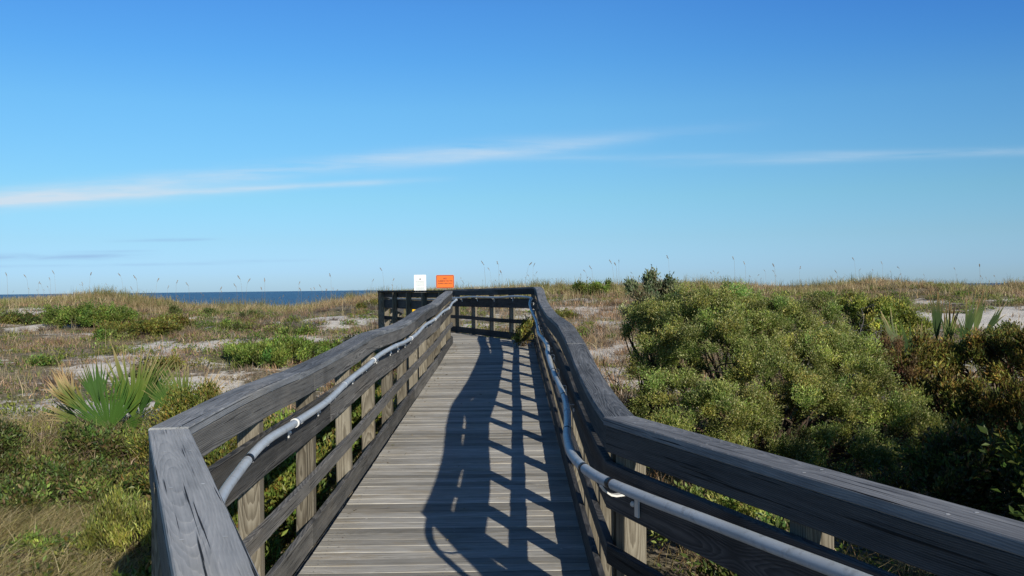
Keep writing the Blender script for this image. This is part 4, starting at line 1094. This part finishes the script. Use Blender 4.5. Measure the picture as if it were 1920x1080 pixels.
CB = Buf()
def add_cover(x, y, size, pal, hmax, per=14, sp=.16):
    xx = np.repeat(x, per) + rng.normal(0, sp, len(x) * per); yy_ = np.repeat(y, per) + rng.normal(0, sp, len(x) * per)
    hh = np.repeat(rng.uniform(.2, 1, len(x)), per) * hmax
    r = np.hypot(xx - np.repeat(x, per), yy_ - np.repeat(y, per)) / sp
    zz = ground_z(xx, yy_) + rng.uniform(0, 1, len(xx)) * hh * np.exp(-r * r * .4) + .01
    Nn = len(xx)
    d = nrm(sphere_dirs(Nn) + np.array([0, 0, .35])); nn = nrm(sphere_dirs(Nn) * .8 + np.array([0, 0, 1]))
    Ls = size * rng.uniform(.6, 1.4, Nn)
    ci = np.repeat(rng.integers(0, len(pal), len(x)), per); c = np.asarray(pal)[ci] * np.exp(rng.normal(0, .25, (Nn, 1)))
    leaf_quads(CB, np.c_[xx, yy_, zz], d, nn, Ls, Ls * rng.uniform(.4, .8, Nn), np.clip(c, 0, 1))
dgreen = lambda x, y: np.clip((1 - sandness(x, y) * .8) * (fbm(x, y, 61, .33, 4) - .43) * 5.5, 0, 1)
x, y = scatter(14500, -28, 26, 12, 46, dgreen); add_cover(x, y, .07, GREEN + OLIVE[:3], .15, 12, .15)
x, y = scatter(2500, -8, -2.3, 7, 14, lambda x, y: np.clip((fbm(x, y, 66, .8, 3) - .42) * 4, 0, 1)); add_cover(x, y, .045, DGREEN + OLIVE, .22, 16, .12)
x, y = scatter(2600, .8, 8, 6.5, 16, lambda x, y: np.clip((fbm(x, y, 67, .8, 3) - .45) * 4, 0, 1)); add_cover(x, y, .045, GREEN + OLIVE, .25, 16, .13)
x, y = scatter(1800, -4, -1.6, 4, 16, lambda x, y: .8 + 0 * x); add_cover(x, y, .05, DGREEN + OLIVE, .3, 16, .14)

BB = Buf()
def add_brush(x, y, L, pal, hmax, per=12, sp=.14):
    Nn = len(x) * per
    xx = np.repeat(x, per) + rng.normal(0, sp, Nn); yy_ = np.repeat(y, per) + rng.normal(0, sp, Nn)
    H = rng.uniform(.25, 1, Nn) * hmax
    c = np.asarray(pal)[np.repeat(rng.integers(0, len(pal), len(x)), per)] * np.exp(rng.normal(0, .3, (Nn, 1)))
    blades(BB, np.c_[xx, yy_, ground_z(xx, yy_)], rng.random(Nn) * 2 * PI, H, L * rng.uniform(.3, 1.2, Nn), .016 * rng.uniform(.5, 1.6, Nn), np.clip(c, 0, 1), np.clip(c * 1.15, 0, 1), 2)
BRUSH = [(0.3, 0.213, 0.156), (0.375, 0.275, 0.206), (0.225, 0.169, 0.125), (0.438, 0.294, 0.188), (0.35, 0.225, 0.138), (0.275, 0.244, 0.206)]
dbr = lambda x, y: np.clip((1.05 - sandness(x, y)) * (fbm(x, y, 71, .42, 4) - .40) * 4.5, 0, 1)
x, y = scatter(15000, -28, 26, 12, 46, dbr); add_brush(x, y, .16, BRUSH, .22, 13, .14)
x, y = scatter(1600, .9, 6, 9, 40, lambda x, y: np.clip((1.1 - sandness(x, y)) * .8, 0, 1)); add_brush(x, y, .16, BRUSH, .26, 14, .14)
def add_clumps(buf, x, y, rr, hh, per, pal, leafy, size):
    for a_, b_, r_, h_ in zip(x, y, rr, hh):
        Nn = int(per * (r_ / .3) ** 1.5)
        d_ = sphere_dirs(Nn); d_[:, 2] = np.abs(d_[:, 2])
        col = np.asarray(pal)[rng.integers(0, len(pal))] * np.exp(rng.normal(0, .25, (Nn, 1)))
        g_ = float(ground_z(a_, b_))
        if leafy:
            c_ = np.array([a_, b_, g_]) + d_ * np.array([r_, r_, h_]) * rng.uniform(.4, 1.0, (Nn, 1))
            Ls = size * rng.uniform(.6, 1.4, Nn)
            leaf_quads(buf, c_, nrm(d_ + sphere_dirs(Nn) * .8 + np.array([0, 0, .5])), nrm(sphere_dirs(Nn) + np.array([0, 0, .8])), Ls, Ls * rng.uniform(.35, .6, Nn), np.clip(col * (.55 + .45 * d_[:, 2:3]), 0, 1))
        else:
            base = np.c_[a_ + d_[:, 0] * r_ * .5, b_ + d_[:, 1] * r_ * .5, np.full(Nn, g_)]
            blades(buf, base, np.arctan2(d_[:, 1], d_[:, 0]), h_ * rng.uniform(.4, 1.1, Nn), r_ * rng.uniform(.2, 1, Nn), .011 * rng.uniform(.6, 1.6, Nn), np.clip(col * .7, 0, 1), np.clip(col * 1.15, 0, 1), 2)
TWIG = [(0.221, 0.163, 0.13), (0.273, 0.202, 0.156), (0.169, 0.13, 0.111), (0.325, 0.208, 0.13), (0.234, 0.215, 0.189), (0.351, 0.26, 0.143)]
x, y = scatter(1500, -26, 24, 13, 45, lambda x, y: np.clip((1.1 - sandness(x, y)) * (fbm(x, y, 83, .3, 3) - .38) * 5, 0, 1))
add_clumps(BB, x, y, rng.uniform(.18, .5, len(x)), rng.uniform(.14, .36, len(x)), 70, TWIG, False, 0)
x, y = scatter(1500, -26, 24, 13, 46, lambda x, y: np.clip((1.15 - sandness(x, y)) * (fbm(x, y, 87, .3, 3) - .40) * 5, 0, 1))
add_clumps(CB, x, y, rng.uniform(.16, .5, len(x)), rng.uniform(.10, .30, len(x)), 80, GREEN + OLIVE[:3] + DGREEN[:2], True, .07)
tag(link('ground_cover', CB.mesh('ground_cover'), M['leaf']), 'creeping green leaves scattered over the sandy slopes', kind='stuff')
tag(link('dry_brush', BB.mesh('dry_brush'), M['grass']), 'low brown dead stems and litter on the dune slopes', kind='stuff')

LT = Buf()
yl = np.r_[rng.uniform(5, 19, 70), rng.uniform(17.5, 19.6, 40)]; ed = rng.random(len(yl)) < .7
xl_ = np.where(ed, XL + .04 + np.abs(rng.normal(0, .07, len(yl))), rng.uniform(XL + .1, XR - .1, len(yl)))
c_ = np.c_[xl_, yl, deck_z(yl) + .006]
d_ = nrm(np.c_[rng.normal(0, 1, len(yl)), rng.normal(0, 1, len(yl)), np.abs(rng.normal(0, .12, len(yl)))])
Ls = rng.uniform(.02, .06, len(yl))
leaf_quads(LT, c_, d_, nrm(np.c_[rng.normal(0, .3, (len(yl), 2)), np.ones(len(yl))]), Ls, Ls * rng.uniform(.15, .5, len(yl)), pick([(.20, .14, .08), (.28, .21, .12), (.14, .13, .06), (.12, .09, .06)], len(yl), .25))
tag(link('leaf_litter', LT.mesh('leaf_litter'), M['twig']), 'small dry leaves and bits of twig lying on the deck', kind='stuff')

# ------------------------------------------------------------------ sea oats, each stalk a thing
def oat_meshes(h, lean, headlen):
    pts = spline3([(0, 0, -.03), (lean * .12, 0, h * .45), (lean * .4, 0, h * .8), (lean * .62, 0, h), (lean * .8 + .03, 0, h + headlen * .5), (lean * .95 + headlen * .30, 0, h + headlen * .95)], .05)
    V, q_, e = tube_data(pts, np.linspace(.0055, .0028, len(pts)), 4)
    sb = Buf(); sb.add(V, [q_], np.array([.34, .26, .14]))
    i0 = len(pts) - 1
    hb = Buf(); Nn = 34; t = rng.random(Nn)
    e0 = pts[i0] ; ax = nrm(pts[i0] - pts[i0 - 3])
    c = e0 + ax * ((t - 1.0) * headlen)[:, None] + rng.normal(0, .008, (Nn, 3)) + np.array([0, 0, -.03]) * (t ** 2)[:, None]
    d = nrm(ax * .9 + rng.normal(0, .25, (Nn, 3)) + np.array([0, 0, -.25]))
    Ls = rng.uniform(.04, .066, Nn) * (1.1 - .5 * np.abs(t - .4))
    leaf_quads(hb, c, d, sphere_dirs(Nn), Ls, Ls * .36, pick([(.36, .27, .17), (.30, .22, .14), (.42, .32, .2)], Nn, .2))
    return sb.mesh('stem'), hb.mesh('seed_head')
OM = [oat_meshes(h, l, s) for h, l, s in ((1.35, .12, .25), (1.6, .22, .28), (1.15, .08, .2), (1.45, .05, .24), (1.25, .3, .27))]
for a, b in OM: a.materials.append(M['grass']); b.materials.append(M['grass'])
OATL = 'thin tall sea oat stalk with a drooping brown seed head on the dune crest'
def oat(px_, Y, sc, k, rz):
    x = (px_ - 960) / 1750 * Y
    r = empty('sea_oat', gp(x, Y), rz); r.scale = (sc, sc, sc)
    tag(r, OATL, 'sea oats', 'sea oat stalks along the dune crest')
    a = bpy.data.objects.new('stem', OM[k][0]); COL.objects.link(a); a.parent = r
    b = bpy.data.objects.new('seed_head', OM[k][1]); COL.objects.link(b); b.parent = r
pxs = [27, 52, 63, 70, 84, 104, 150, 158, 196, 232, 256, 291, 302, 315, 339, 356, 386, 410, 416, 438, 446, 458, 500, 512, 520, 528, 559, 568, 590, 598, 606, 612, 618, 626, 632, 691, 722, 740,
       868, 872, 905, 936, 940, 955, 985, 998, 1002, 1046, 1090, 1093, 1113, 1155, 1160, 1176, 1186, 1257, 1343, 1352, 1396, 1415, 1437, 1455, 1462, 1500, 1560, 1572, 1608, 1616, 1654, 1692, 1735, 1793, 1838, 1842, 1870]
pxs += [p_ + rng.normal(0, 9) for p_ in pxs if p_ not in range(900, 901)][::1]
for i, p_ in enumerate(pxs):
    oat(p_ + rng.normal(0, 2), rng.uniform(43, 50), rng.choice([.4, .5, .62, .75, .95]) * rng.uniform(.9, 1.1), i % 5, rng.normal(PI if rng.random() < .75 else 0, .6))
